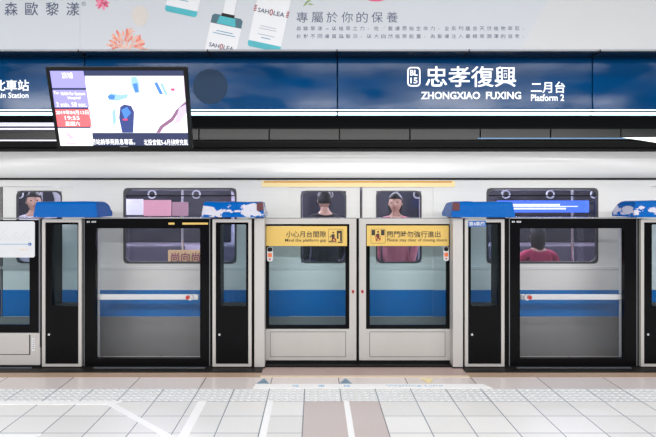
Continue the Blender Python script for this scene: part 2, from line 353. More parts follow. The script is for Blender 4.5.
def emergency(px0, px1, gx0, gx1, label, barx0, barx1, lockx, stile):
    a = W(px0, 368, YG+.02); b = W(px1, 218.6, YG+.02); Y = YG+.02
    t = empty('emergency_door', ((a.x+b.x)/2, Y+.03, 0), label, 'emergency door', 'wide emergency doors of the platform gates')
    o = (a.x, b.x, .02, b.z); g = prect(gx0, gx1, 228.3, 358.5, Y)
    build('frame', ring(bmesh.new(), o, g, .004, .012, Y, Y+.05), M['black'], t)
    e = .012; bm = bmesh.new(); bx(bm, o[0]-.001, o[0]+e*.5, Y-.004, Y, .02, o[3]); bx(bm, o[1]-e*.5, o[1]+.001, Y-.004, Y, .02, o[3]); build('edge_strip', bm, M['trim_grey'], t)
    build('top_cap', box(o[0], o[1], Y-.003, Y+.10, o[3], o[3]+.012, bev=.002), M['chrome'], t)
    build('glass_pane', box(g[0]-.006, g[1]+.006, Y+.052, Y+.062, g[2]-.006, g[3]+.006), M['door_glass'], t)
    s = W(stile[0], 0, Y+.15).x, W(stile[1], 0, Y+.15).x
    build('rear_stile', box(s[0], s[1], Y+.10, Y+.14, .02, o[3]-.01, bev=.004), M['barwhite'], t)
    za, zb = W(0, 299.2, Y+.11).z, W(0, 294.0, Y+.11).z; ba, bb = W(barx0, 0, Y+.1).x, W(barx1, 0, Y+.1).x
    bar = build('push_bar', box(ba, bb, Y+.066, Y+.11, za, zb, bev=.008), M['barwhite'], t)
    l = W(lockx, 297, Y+.05); bm = bmesh.new(); tube(bm, (l.x, Y+.03, l.z), (l.x, Y+.052, l.z), .030, 24)
    lk = build('lock_plate', bm, M['chrome'], t)
    d = 1 if lockx < 300 else -1
    build('red_mark', prism(bmesh.new(), disc_pts(l.x-d*.022, l.z, .019), Y+.016, Y+.031), M['red'], lk)
    text('small_label', 'EXIT', prect(px0+5.2, px0+11, 220.9, 222.4, Y), Y, M['white'], t, th=.001) if False else None
    bm = bmesh.new()
    for k in range(5): r = prect(px0+3+k*1.6+(1.5 if k > 1 else 0), px0+4.1+k*1.6+(1.5 if k > 1 else 0), 221, 222.6, Y); bx(bm, r[0], r[1], Y-.001, Y, r[2], r[3])
    build('small_label', bm, M['white'], t)
    return t
e1 = emergency(84, 210, 95.5, 200, 'wide black emergency door with a gold strip on its top frame', 97, 199, 190.5, (96.5, 100.5))
for x0, x1 in ((168.5, 174.5), (182.5, 208)):
    r = prect(x0, x1, 222.6, 224.6, YG+.02); build('gold_strip', box(r[0], r[1], YG+.018, YG+.02, r[2], r[3]), M['yellow'], e1)
e2 = emergency(509, 637, 520, 624.5, 'wide black emergency door right of the post with the car sticker', 520, 623, 526.5, (618, 624))

# columns beside the sliding doors
for px0, px1, lb in ((254.3, 264.6, 'light grey gate column left of the sliding doors'), (453, 463, 'light grey gate column right of the sliding doors')):
    a = W(px0, 368, YG); b = W(px1, 218, YG)
    t = empty('gate_column', ((a.x+b.x)/2, YG+.1, 0), lb, 'column', 'light grey gate columns')
    build('casing', box(a.x, b.x, YG, YG+.26, .012, 1.44, bev=.004), M['white_metal'], t)
    build('foot', box(a.x-.004, b.x+.004, YG-.004, YG+.26, 0, .014), M['blackm'], t)

# sliding leaves
def leaf(mirror, label):
    C = 357.7
    fx = (lambda x: 2*C-x) if mirror else (lambda x: x)
    def R(x0, x1, y0, y1, Y): a, b = fx(x0), fx(x1); return prect(min(a, b), max(a, b), y0, y1, Y)
    Y = YG+.115
    o = R(258, 356.3, 218.6, 362.5, Y); g = R(269, 345.5, 226, 325.5, Y); k = R(265.5, 349.4, 224, 329, Y)
    t = empty('sliding_door', ((o[0]+o[1])/2, Y+.02, 0), label, 'sliding door', 'sliding door leaves of the platform gates')
    bm = ring(bmesh.new(), (o[0], o[1], .045, o[3]), k, .003, .004, Y, Y+.05); build('frame', bm, M['alu'], t)
    build('top_cap', box(o[0], o[1], Y-.003, Y+.06, o[3], o[3]+.008), M['chrome'], t)
    build('glass_border', ring(bmesh.new(), k, g, .003, .012, Y+.006, Y+.03), M['black'], t)
    build('glass_pane', box(g[0]-.005, g[1]+.005, Y+.032, Y+.042, g[2]-.005, g[3]+.005), M['gate_glass'], t)
    p = R(270, 346, 331.5, 357, Y)
    build('lower_panel', ring(bmesh.new(), (p[0], p[1], p[2], p[3]), (p[0]+.006, p[1]-.006, p[2]+.006, p[3]-.006), .002, .002, Y-.0015, Y), M['trim_grey'], t)
    build('kick_rail', box(o[0], o[1], Y+.008, Y+.05, .02, .045), M['blackm'], t)
    s = R(266.2, 347 if not mirror else 347, 226.2, 246, Y) if not mirror else prect(366.8, 448.8, 225.6, 246, Y)
    ys = Y+.004
    st = build('warning_sticker', box(s[0], s[1], ys-.002, ys+.001, s[2], s[3]), M['yellow'], t)
    yt = ys-.002
    if not mirror:
        text('lettering', '小心月台間隙', prect(286, 326, 231, 237.5, Y), yt, M['ink'], st, bold=.012, th=.001)
        text('lettering', 'Mind the platform gap', prect(285, 326.3, 238.6, 242.6, Y), yt, M['ink'], st, bold=.01, th=.001)
        ic = prect(328.3, 343, 229, 243, Y)
    else:
        text('lettering', '關門時勿強行進出', prect(387, 440.5, 231, 237.5, Y), yt, M['ink'], st, bold=.012, th=.001)
        text('lettering', 'Please stay clear of closing doors', prect(387, 447, 238.4, 242.4, Y), yt, M['ink'], st, bold=.01, th=.001)
        ic = prect(370.8, 385.4, 229, 243.4, Y)
    w_, h_ = ic[1]-ic[0], ic[3]-ic[2]
    bm = ring(bmesh.new(), ic, (ic[0]+.003, ic[1]-.003, ic[2]+.003, ic[3]-.003), .012, .010, yt-.001, yt)
    P = lambda u, v: (ic[0]+u*w_, ic[2]+v*h_)
    def poly(*pts): prism(bm, [P(*q) for q in pts], yt-.001, yt)
    if not mirror:   # figure stepping over the gap into the car
        poly((.58, .88), (.93, .88), (.93, .12), (.80, .12), (.80, .70), (.70, .70), (.70, .30), (.58, .30)); poly((.05, .08), (.55, .08), (.55, .16), (.05, .16)); poly((.66, .02), (.97, .02), (.97, .09), (.66, .09))
        poly((.22, .62), (.44, .62), (.42, .34), (.24, .34)); poly((.2, .12), (.28, .16), (.36, .36), (.26, .36)); poly((.5, .14), (.56, .2), (.42, .38), (.34, .34)); poly((.18, .55), (.08, .42), (.12, .38), (.24, .5))
        prism(bm, disc_pts(*P(.34, .74), .009, 12), yt-.001, yt); rc = P(.42, .24); rr = .017
    else:
        poly((.06, .94), (.30, .94), (.30, .56), (.06, .56)); poly((.70, .94), (.94, .94), (.94, .56), (.70, .56)); poly((.40, .68), (.60, .68), (.58, .40), (.42, .40)); poly((.30, .5), (.40, .66), (.44, .6), (.36, .44)); poly((.34, .14), (.42, .16), (.5, .42), (.42, .42)); poly((.64, .2), (.68, .28), (.56, .42), (.48, .38))
        prism(bm, disc_pts(*P(.5, .80), .010, 12), yt-.001, yt); rc = P(.5, .36); rr = .028
    build('pictogram', bm, M['ink'], st)
    bm = bmesh.new(); q1, q2 = disc_pts(*rc, rr), disc_pts(*rc, rr-.005)
    for j in range(24):
        z = (j+1) % 24; bm.faces.new([bm.verts.new((x, yt-.0018, zz)) for x, zz in (q1[j], q1[z], q2[z], q2[j])])
    if mirror:
        c = .7071*rr; prism(bm, [(rc[0]-c, rc[1]+c-.004), (rc[0]-c+.004, rc[1]+c), (rc[0]+c, rc[1]-c+.004), (rc[0]+c-.004, rc[1]-c)], yt-.0022, yt-.0012)
    build('prohibition_ring', bm, M['red'], st)
    n = R(267, 272.8, 247, 261.5, Y) if not mirror else prect(443.6, 449, 246.6, 261, Y)
    ns = build('notice_sticker', prism(bmesh.new(), rrect(*n, .02), ys-.002, ys+.001), M['white'], t); nw, nh = n[1]-n[0], n[3]-n[2]
    build('dark_cap', prism(bmesh.new(), rrect(n[0]+.004, n[1]-.004, n[2]+nh*.68, n[3]-.003, .016), ys-.003, ys-.002), M['blackm'], ns)
    build('orange_mark', prism(bmesh.new(), rrect(n[0]+nw*.15, n[1]-nw*.15, n[2]+nh*.30, n[2]+nh*.58, .006), ys-.003, ys-.002), M['orange'], ns)
    build('red_mark', prism(bmesh.new(), disc_pts((n[0]+n[1])/2, n[2]+nh*.16, nw*.16, 10), ys-.003, ys-.002), M['red'], ns)
    r = R(351.8, 354.2, 290, 293.2, Y); ml = build('red_marker', prism(bmesh.new(), rrect(*r, .008), Y-.004, Y), M['red'], t)
    c = ((r[0]+r[1])/2, (r[2]+r[3])/2); build('marker_button', prism(bmesh.new(), disc_pts(*c, .006, 12), Y-.006, Y-.004), M['ink'], ml)
    return t
leaf(False, 'left sliding door leaf with the yellow Mind the platform gap sticker')
leaf(True, 'right sliding door leaf with the yellow stay clear of closing doors sticker')
a = W(357.7, 0, YG+.12)
tag(build('door_seal', box(a.x-.011, a.x+.011, YG+.13, YG+.15, .02, 1.43), M['rubber']), 'black rubber seal strip closing the gap between the two sliding door leaves', 'door seal')

# dark seals filling the joints between posts, doors and columns
for px0, px1 in ((39.5, 42.6), (81, 84.6), (209.5, 213), (251, 254.8), (462.6, 465.6), (504, 509.6), (636.5, 641.6)):
    a = W(px0, 0, YG+.04); b = W(px1, 0, YG+.04); tag(build('trim_8', box(a.x, b.x, YG+.035, YG+.05, .02, 1.43), M['rubber']), kind='structure')
# fixed panel at the left
Y = YG+.01
o = prect(-70, 40.2, 219, 368, Y); t = empty('fixed_screen', ((o[0]+o[1])/2, Y+.03, 0), 'fixed gate screen carrying the white route map at the left picture edge', 'gate screen')
k = prect(-66, 38.6, 220, 332.5, Y)
build('glass_border', ring(bmesh.new(), (k[0], k[1], k[2], k[3]), prect(-60, 29.5, 224, 325, Y), .003, .012, Y, Y+.03), M['black'], t)
bm = bmesh.new(); bx(bm, W(39, 0, Y).x, o[1], Y-.004, Y+.05, .2, o[3]); build('edge_strip', bm, M['trim_grey'], t)
g = prect(-62, 31, 222, 327, Y); build('glass_pane', box(g[0], g[1], Y+.032, Y+.042, g[2], g[3]), M['gate_glass'], t)
bm = bmesh.new(); l = prect(-70, 40.2, 333, 367, Y); bx(bm, l[0], l[1], Y-.004, Y+.06, .03, l[3], bev=.003); build('lower_panel', bm, M['white_metal'], t)
r = prect(-60, 29.6, 334.2, 354, Y); build('hatch', box(r[0], r[1], Y-.009, Y-.003, r[2], r[3], bev=.002), M['white_metal'], t)
r = prect(29.4, 30.6, 334.6, 354.3, Y); bm = box(r[0], r[1], Y-.0055, Y-.003, r[2], r[3]); r = prect(-60, 30.6, 353.9, 354.6, Y); bx(bm, r[0], r[1], Y-.0055, Y-.003, r[2], r[3]); build('hatch_gap', bm, M['blackm'], t)
r = prect(32, 35, 338, 350.8, Y); sl = build('label_plate', prism(bmesh.new(), rrect(*r, .005), Y-.006, Y-.003), M['white'], t)
bm = bmesh.new()
for q in range(5): z = r[2]+.02+q*.02; bx(bm, r[0]+.010, r[1]-.008, Y-.007, Y-.006, z, z+.008)
build('lettering', bm, M['trim_grey'], sl)
build('top_cap', box(o[0], o[1], Y-.003, Y+.1, o[3], o[3]+.012, bev=.002), M['chrome'], t)
build('kick_rail', box(o[0], o[1], Y+.02, Y+.06, .02, .032), M['blackm'], t)
s = prect(-66, 35, 221.3, 257.4, Y); mp = build('route_map', prism(bmesh.new(), rrect(*s, .02), Y-.004, Y-.001), M['white'], t)
mb = mat('map_blue_line', (150, 180, 205), .5); mg = mat('map_grey_text', (186, 190, 198), .5); md = mat('map_badge', (20, 92, 170), .5)
bm = bmesh.new(); r = prect(-60, 28, 243.7, 244.7, Y); bx(bm, r[0], r[1], Y-.005, Y-.004, r[2], r[3]); build('route_line', bm, mb, mp)
bm = bmesh.new(); c = W(30, 244.2, Y); prism(bm, rrect(c.x-.017, c.x+.017, c.z-.014, c.z+.014, .013), Y-.006, Y-.004); build('line_badge', bm, md, mp)
text('badge_lettering', 'BL', (c.x-.010, c.x+.010, c.z-.006, c.z+.006), Y-.006, M['white'], mp, th=.001)
bm = bmesh.new()
for q in range(20):                # slanted station names, too small to read
    p = W(27-q*4.6, 240.5, Y); L = .06+.07*((q*7) % 5)/4
    for dd in (0, .014):
        for u in range(int(L/.016)):
            x = p.x+dd+u*.0115; z = p.z+u*.0115; prism(bm, [(x, z), (x+.006, z+.006), (x+.003, z+.009), (x-.003, z+.003)], Y-.005, Y-.004)
build('station_names', bm, mg, mp)
bm = bmesh.new(); c = W(27, 249.3, Y); prism(bm, disc_pts(c.x, c.z, .009, 12), Y-.005, Y-.004); r = prect(20, 25, 248.8, 250, Y); bx(bm, r[0], r[1], Y-.005, Y-.004, r[2], r[3]); build('transfer_mark', bm, mat('map_tan', (214, 196, 180), .5), mp)

# blue wrapped covers on the posts
def wrap_mat(name, white, seed):
    m = mat(name, (0, 88, 168), .2, 0, .08, 4, spec=.06); nt = m.node_tree; b = nt.nodes['Principled BSDF']; L = nt.links
    base = b.inputs['Base Color'].links[0].from_socket
    tc = nt.nodes.new('ShaderNodeTexCoord'); mp = nt.nodes.new('ShaderNodeMapping'); mp.inputs['Location'].default_value = (seed, 0, seed*.3); mp.inputs['Scale'].default_value = (1, 1, 2.0)
    L.new(tc.outputs['Object'], mp.inputs[0])
    n = nt.nodes.new('ShaderNodeTexNoise'); n.inputs['Scale'].default_value = 5; n.inputs['Detail'].default_value = 5; n.inputs['Roughness'].default_value = .65; L.new(mp.outputs[0], n.inputs['Vector'])
    sp = nt.nodes.new('ShaderNodeSeparateXYZ'); L.new(tc.outputs['Object'], sp.inputs[0])
    # torn film stays on the lower and middle part of the front
    d = nt.nodes.new('ShaderNodeMath'); d.operation = 'SUBTRACT'; L.new(sp.outputs[2], d.inputs[0]); d.inputs[1].default_value = .055
    ab = nt.nodes.new('ShaderNodeMath'); ab.operation = 'ABSOLUTE'; L.new(d.outputs[0], ab.inputs[0])
    mu = nt.nodes.new('ShaderNodeMath'); mu.operation = 'MULTIPLY'; mu.inputs[1].default_value = 2.2; L.new(ab.outputs[0], mu.inputs[0])
    ad = nt.nodes.new('ShaderNodeMath'); ad.operation = 'SUBTRACT'; L.new(n.outputs[0], ad.inputs[0]); L.new(mu.outputs[0], ad.inputs[1])
    gt = nt.nodes.new('ShaderNodeMath'); gt.operation = 'GREATER_THAN'; gt.inputs[1].default_value = white; L.new(ad.outputs[0], gt.inputs[0])
    mx = nt.nodes.new('ShaderNodeMix'); mx.data_type = 'RGBA'; L.new(gt.outputs[0], mx.inputs[0]); L.new(base, mx.inputs[6]); mx.inputs[7].default_value = lin((196, 196, 208)); L.new(mx.outputs[2], b.inputs['Base Color'])
    n2 = nt.nodes.new('ShaderNodeTexNoise'); n2.inputs['Scale'].default_value = 14; L.new(tc.outputs['Object'], n2.inputs['Vector'])
    bp = nt.nodes.new('ShaderNodeBump'); bp.inputs['Strength'].default_value = .35; bp.inputs['Distance'].default_value = .02; L.new(n2.outputs[0], bp.inputs['Height']); L.new(bp.outputs[0], b.inputs['Normal'])
    return m
WB = [wrap_mat('blue_wrap', 9, 0), wrap_mat('blue_wrap_torn', .43, 3.1), wrap_mat('blue_wrap_pale', .44, 8.3)]
M['winframe'] = mat('window_rubber_grey', (62, 62, 68), .5)
M['maroon'] = mat('maroon_plastic', (92, 42, 48), .4)
def cover(px0, px1, m, label, maroon=None, py0=201.6, seed=0):
    Y = 5.25; a = W(px0, 217.2, Y); b = W(px1, py0, Y); yb = 5.64; h = b.z-a.z
    t = empty('blue_cover', ((a.x+b.x)/2, 5.45, a.z), label, 'cover', 'blue wrapped covers on the gate posts')
    prof = [(Y-.012, 0), (Y-.010, h*.16), (Y, h*.30), (Y+.001, h*.8), (Y+.012, h*.95), (Y+.03, h)]
    for i in range(1, 9):
        an = math.pi/2*i/8; prof.append((Y+.16+(yb-Y-.16)*math.sin(an), h*(.12+.88*math.cos(an))))
    prof.append((yb, 0)); nx = 24; bm = bmesh.new(); rows = []
    for i in range(nx+1):
        u = i/nx; e = min(u, 1-u); inset = 0
        row = []
        for j, (y, z) in enumerate(prof):
            x = a.x+(b.x-a.x)*u
            s = 1-.035*max(0, 1-e*24)*(z/h > .3)
            xo = x
            if z/h > .3: cx = (a.x+b.x)/2; xo = cx+(x-cx)*.955
            nz = noise.noise(Vector((x*7+seed, y*7, z*9)))
            row.append(bm.verts.new((xo+nz*.003, y+nz*.006*(j > 0), a.z+z*s+nz*.006*(z > 0))))
        rows.append(row)
    n = len(prof)
    for i in range(nx):
        for j in range(n-1): bm.faces.new((rows[i][j], rows[i+1][j], rows[i+1][j+1], rows[i][j+1]))
        bm.faces.new((rows[i][n-1], rows[i+1][n-1], rows[i+1][0], rows[i][0]))
    bm.faces.new(rows[0]); bm.faces.new(rows[-1][::-1])
    o = build('wrap', bm, m, t, smooth=True)
    es = o.modifiers.new('sub', 'EDGE_SPLIT'); es.split_angle = math.radians(40)
    if maroon:
        r = prect(maroon[0], maroon[1], 202.4, 210.6, Y); bmm = box(r[0], r[1], Y-.008, Y+.02, r[2], r[3], bev=.003); c = (r[0]+r[1])/2; bx(bmm, c-.003, c+.003, Y-.011, Y-.006, r[2], r[3])
        build('maroon_block', bmm, M['maroon'], t)
    return t
cover(34, 97.5, WB[0], 'plain blue wrapped cover on the post beside the route map', seed=1)
cover(202, 263.8, WB[1], 'blue wrapped cover with torn white film and a maroon block', (256.8, 263.2), seed=5)
cover(451.5, 514.5, WB[0], 'plain blue wrapped cover with a maroon block above the car sticker', (452.5, 459.5), seed=9)
cover(634, 700, WB[2], 'bright blue cover with white film at the right picture edge', py0=200.5, seed=14)

# ------------------------------------------------------------------ advertisement panel over the platform edge
YA = 5.0
za = W(0, 49.5, YA).z
ad = empty('advertisement_panel', (0, YA+.05, za), 'long white skin care advertisement above the blue station signs', 'advertisement')
M['ad'] = emit('ad_print', (164, 169, 176), 0, .02); M['ad2'] = emit('ad_print_plain', (168, 170, 173), 0, .02)
xa, xb = -6.2, 6.2; zt = 3.92
d0, d1 = W(548, 0, YA), W(521, 49.5, YA); slope = (d0.x-d1.x)/(d0.z-d1.z); dx = d1.x+slope*(zt-d1.z)
prism_ = prism(bmesh.new(), [(xa, za), (d1.x, za), (dx, zt), (xa, zt)], YA, YA+.05); build('printed_face', prism_, M['ad'], ad)
build('plain_face', prism(bmesh.new(), [(d1.x, za), (xb, za), (xb, zt), (dx, zt)], YA, YA+.05), M['ad2'], ad)
build('bottom_trim', box(xa, xb, YA-.004, YA+.012, za-.016, za, bev=.002), mat('grey_trim', (112, 116, 122), .3, .3), ad)
build('underside', box(xa, xb, YA+.012, 5.205, za-.02, za), mat('underside_black', (26, 27, 30), .25, .2, .15), ad)
for px in (-55, 78.5, 207.5, 337, 469, 600):
    p = W(px, 50, YA); q = p.x
    build('joint_strip', box(q-.005, q+.005, YA-.006, 5.2, za-.024, za-.0), M['rubber'], ad)
for px in (80,):
    p = W(px, 0, YA); build('seam', box(p.x-.0015, p.x+.0015, YA-.0008, YA, za, zt), mat('seam_grey', (150, 155, 164), .5), ad)
M['adink'] = mat('ad_ink_slate', (56, 66, 92), .5); M['adink2'] = mat('ad_ink_pale', (84, 92, 108), .5)
for i, s in enumerate('森歐黎漾'):
    x = 4.5+i*20.6; text('headline', s, prect(x, x+13.2, 2.2, 15.6, YA), YA, M['adink'], ad, bold=.008, th=.001)
text('registered_mark', '®', prect(81.5, 86, 1.5, 6, YA), YA, M['adink2'], ad, th=.001)
for i, s in enumerate('專屬於你的保養'):
    x = 296.5+i*15; text('slogan', s, prect(x, x+11.3, 12, 22.6, YA), YA, M['adink'], ad, th=.001)
def spaced(s, x0, x1, y0, y1):
    bmx = []; n = len(s); st = (x1-x0)/n
    for i, ch in enumerate(s):
        if ch in '，。—': 
            r = prect(x0+i*st+1, x0+i*st+(1.8 if ch != '—' else 4), (y0+y1)/2+.2, (y0+y1)/2+.9, YA); b = box(r[0], r[1], YA-.001, YA, r[2], r[3])
        else:
            b = text_bm(ch, .006, 1, .01); r = prect(x0+i*st, x0+i*st+st*.66, y0, y1, YA)
            xs = [v.co.x for v in b.verts]; zs = [v.co.y for v in b.verts]
            for v in b.verts: v.co = Vector((r[0]+(v.co.x-min(xs))/(max(xs)-min(xs))*(r[1]-r[0]), YA-(.001 if v.co.z > 0 else 0), r[2]+(v.co.y-min(zs))/(max(zs)-min(zs))*(r[3]-r[2])))
        me = bpy.data.meshes.new('t'); b.to_mesh(me); b.free(); bmx.append(me)
    bm = bmesh.new()
    for me in bmx: bm.from_mesh(me); bpy.data.meshes.remove(me)
    build('small_print', bm, M['adink2'], ad)
spaced('森歐黎漾—以植萃之力，恢復髮膚原始生命力，全系列蘊含天然植物萃取，', 296.5, 529, 26.3, 30.6)
spaced('針對不同膚質與髮況，以大自然植萃能量，為髮膚注入最精萃潤澤的滋養。', 296.5, 529, 34.2, 38.4)
# printed bottles
M['bottle'] = emit('printed_bottle_white', (188, 190, 195), 0, .02); M['teal'] = mat('printed_teal', (16, 142, 154), .4, 0, .25, 12); M['tealdark'] = mat('printed_teal_dark', (14, 70, 86), .4, 0, .2, 12)
M['adblue'] = mat('ad_ink_blue', (70, 120, 150), .5); M['adwine'] = mat('ad_ink_wine', (130, 20, 38), .5); M['adshade'] = mat('printed_soft_grey', (150, 158, 168), .6)
def bottle(cx, top, bot, half, rot, kind):
    """a printed bottle: centre x, top and bottom y in pixels, half width, tilt in degrees; drawn around its base centre"""
    ang = math.radians(rot); ux, uy = math.cos(ang), math.sin(ang)
    def P(u, v): # u across, v up from the base, in pixels
        return W(cx+u*ux+v*uy, bot+u*uy-v*ux, YA)
    def poly(name, pts, m, lay, par):
        bm = bmesh.new(); q = [P(*p) for p in pts]; q = [(p.x, min(p.z, 5)) for p in q]
        prism(bm, q, YA-lay, YA-lay+.0012)
        bmesh.ops.bisect_plane(bm, geom=bm.verts[:]+bm.edges[:]+bm.faces[:], plane_co=(0, 0, za+.001), plane_no=(0, 0, -1), clear_outer=True)
        if len(bm.verts) < 3: bm.free(); return None
        return build(name, bm, m, par)
    hgt = bot-top
    body = poly('printed_bottle', [(-half, 2), (-half*.9, 0), (half*.9, 0), (half, 2), (half, hgt*.86), (half*.85, hgt*.9), (-half*.85, hgt*.9), (-half, hgt*.86)], M['bottle'], .002, ad)
    if kind != 'mid':
        poly('teal_base', [(-half, 2), (-half*.9, 0), (half*.9, 0), (half, 2), (half, 6), (-half, 6)], M['teal'], .003, body)
    if kind == 'mid':
        poly('shoulder', [(-half, hgt*.72), (half, hgt*.72), (half, hgt*.86), (half*.85, hgt*.9), (-half*.85, hgt*.9), (-half, hgt*.86)], M['tealdark'], .003, body)
        poly('shoulder_glow', [(-half*.62, hgt*.73), (half*.62, hgt*.73), (half*.5, hgt*.88), (-half*.5, hgt*.88)], M['teal'], .004, body)
        poly('neck_ring', [(-half*.42, hgt*.88), (half*.42, hgt*.88), (half*.42, hgt*.94), (-half*.42, hgt*.94)], M['blackm'], .005, body)
        poly('pump', [(-half*.36, hgt*.93), (half*.36, hgt*.93), (half*.36, hgt*1.4), (-half*.36, hgt*1.4)], M['bottle'], .0045, body)
    return body, P
def logo(P, body, v, span, ang, hh=2.1):
    c = P(0, v); wd = span*YA/F
    r = (c.x-wd/2, c.x-wd*.08, c.z-hh*YA/F*.9, c.z+hh*YA/F*.9); e = -math.radians(ang)
    def rot(name, s, u0, u1, m, hk=1.0):
        a = text_bm(s, .012, 2, .01); xs = [q.co.x for q in a.verts]; zs = [q.co.y for q in a.verts]; ax, bx_, az, bz = min(xs), max(xs), min(zs), max(zs)
        for q in a.verts:
            u = (u0+(q.co.x-ax)/(bx_-ax)*(u1-u0))*wd; t = ((q.co.y-az)/(bz-az)-.5)*2*hh*YA/F*hk
            q.co = Vector((c.x+u*math.cos(e)-t*math.sin(e), YA-(.0045 if q.co.z > 0 else .003), c.z+u*math.sin(e)+t*math.cos(e)))
        bmesh.ops.bisect_plane(a, geom=a.verts[:]+a.edges[:]+a.faces[:], plane_co=(0, 0, za+.001), plane_no=(0, 0, -1), clear_outer=True)
        build(name, a, m, body)
    rot('lettering', 'SAH', -.5, -.09, M['adink']); rot('red_letter', '0', -.065, .065, M['adwine'], 1.5); rot('lettering', 'LEA', .09, .5, M['adink'])
def lines(P, body, rows, m, half, ang):
    bm = bmesh.new()
    for v, f in rows:
        p = [P(-half*f, v-.35), P(half*f, v-.35), P(half*f, v+.35), P(-half*f, v+.35)]; prism(bm, [(q.x, q.z) for q in p], YA-.0042, YA-.003)
    build('fine_print', bm, m, body)
b1, P1 = bottle(180.5, -50, 14.3, 16.2, 12, 'left'); lines(P1, b1, ((14, .3), (19, .5)), M['adblue'], 16, 12)
b2, P2 = bottle(218, 10, 63, 15.6, 12, 'mid'); logo(P2, b2, 16.5, 25, 12); lines(P2, b2, ((29, .75), (31.5, .55)), M['adblue'], 15, 12)
b3, P3 = bottle(263.5, -40, 49.2, 16.6, 12, 'right'); logo(P3, b3, 37.5, 27, 12, 2.2); lines(P3, b3, ((11, .3),), M['adblue'], 16, 12); lines(P3, b3, ((14, .55), (20, .55), (22.5, .5)), M['adshade'], 16, 12)
for s in (-1, 1):
    bm = bmesh.new()
    for k in range(4):
        p = [P3(s*16.4-1.3, 35.5+k*1.7), P3(s*16.4+1.3, 35.9+k*1.7), P3(s*16.4+1.3, 36.8+k*1.7), P3(s*16.4-1.3, 36.4+k*1.7)]; prism(bm, [(q.x, q.z) for q in p], YA-.0042, YA-.003)
    build('red_wave_mark', bm, M['adwine'], b3)
# soft printed shadow tone is left out; flowers
def petals(name, cx, cy, r, n, m, layers, jit=.2, mini=0.2, sx=1, clip=True, pr=.34):
    bm = bmesh.new()
    for L in range(layers):
        rr = r*(1-L/layers*(1-mini)); k = max(5, int(n*(1-L/layers*.5)))
        for i in range(k):
            a = 2*math.pi*i/k+L*.35+random.uniform(-jit, jit); d = rr*(1-pr)*random.uniform(.85, 1.1)
            px, py = cx+sx*d*math.cos(a), cy+d*math.sin(a); pts = []
            for q in range(8):
                b = 2*math.pi*q/8; u = rr*pr*math.cos(b)*1.0; v = rr*pr*.42*math.sin(b)
                p = W(px+u*math.cos(a)-v*math.sin(a), py+u*math.sin(a)+v*math.cos(a), YA); pts.append((p.x, p.z))
            prism(bm, pts, YA-.0012-.0006*L-.0002*(i % 3), YA-.0002, mi=(i+L) % len(m))
    bmesh.ops.bisect_plane(bm, geom=bm.verts[:]+bm.edges[:]+bm.faces[:], plane_co=(0, 0, za+.001), plane_no=(0, 0, -1), clear_outer=True)
    return build(name, bm, m, ad)
co = [mat('print_coral', (200, 142, 126), .6), mat('print_coral_pale', (196, 156, 144), .6), mat('print_coral_deep', (192, 106, 92), .6), mat('print_coral_white', (186, 172, 172), .6)]
petals('printed_coral_flower', 126, 50, 21, 34, co[:3], 6, .25, .35, pr=.15); petals('printed_coral_flower_centre', 126, 50, 9, 14, [co[3], co[1]], 3)
petals('printed_coral_petal', 130.5, 31.5, 4.5, 7, [co[0], co[1]], 2)
rk = [mat('print_rose', (186, 74, 108), .6), mat('print_rose_deep', (150, 30, 66), .6), mat('print_rose_pale', (196, 116, 142), .6)]
petals('printed_rose', 102.5, 2.8, 7.6, 9, [rk[2], rk[0]], 2, .1, .6, pr=.45); petals('printed_rose_centre', 103, 2, 4.3, 6, [rk[1], rk[0]], 2, pr=.45)
p = [W(140+8.2*math.cos(a)*(1-.12*math.sin(a)), 16.2+10.6*math.sin(a), YA) for a in [2*math.pi*i/20 for i in range(20)]]
build('printed_cream_petal', prism(bmesh.new(), [(q.x, q.z) for q in p], YA-.0012, YA), mat('print_cream', (176, 171, 168), .6, 0, .05, 30), ad)
p = [W(376+11*math.cos(a), -3+4.6*math.sin(a), YA) for a in [2*math.pi*i/20 for i in range(20)]]
build('printed_pink_petal', prism(bmesh.new(), [(q.x, q.z) for q in p], YA-.0012, YA), rk[0], ad)
bm = bmesh.new()
for x0, y0, x1, y1, wd in ((303, 7, 308, 1, 1.1), (307, 4, 314, 4.6, 1.0), (305, 3, 312, -1, 1.2)):
    a = W(x0, y0, YA); b = W(x1, y1, YA); c = (a+b)/2; d = (b-a); nn = Vector((-d.z, 0, d.x)).normalized()*wd*YA/F; prism(bm, [(a.x, a.z), (c.x+nn.x, c.z+nn.z), (b.x, b.z), (c.x-nn.x, c.z-nn.z)], YA-.0014, YA)
build('printed_leaf', bm, mat('print_leaf', (120, 140, 90), .6), ad)

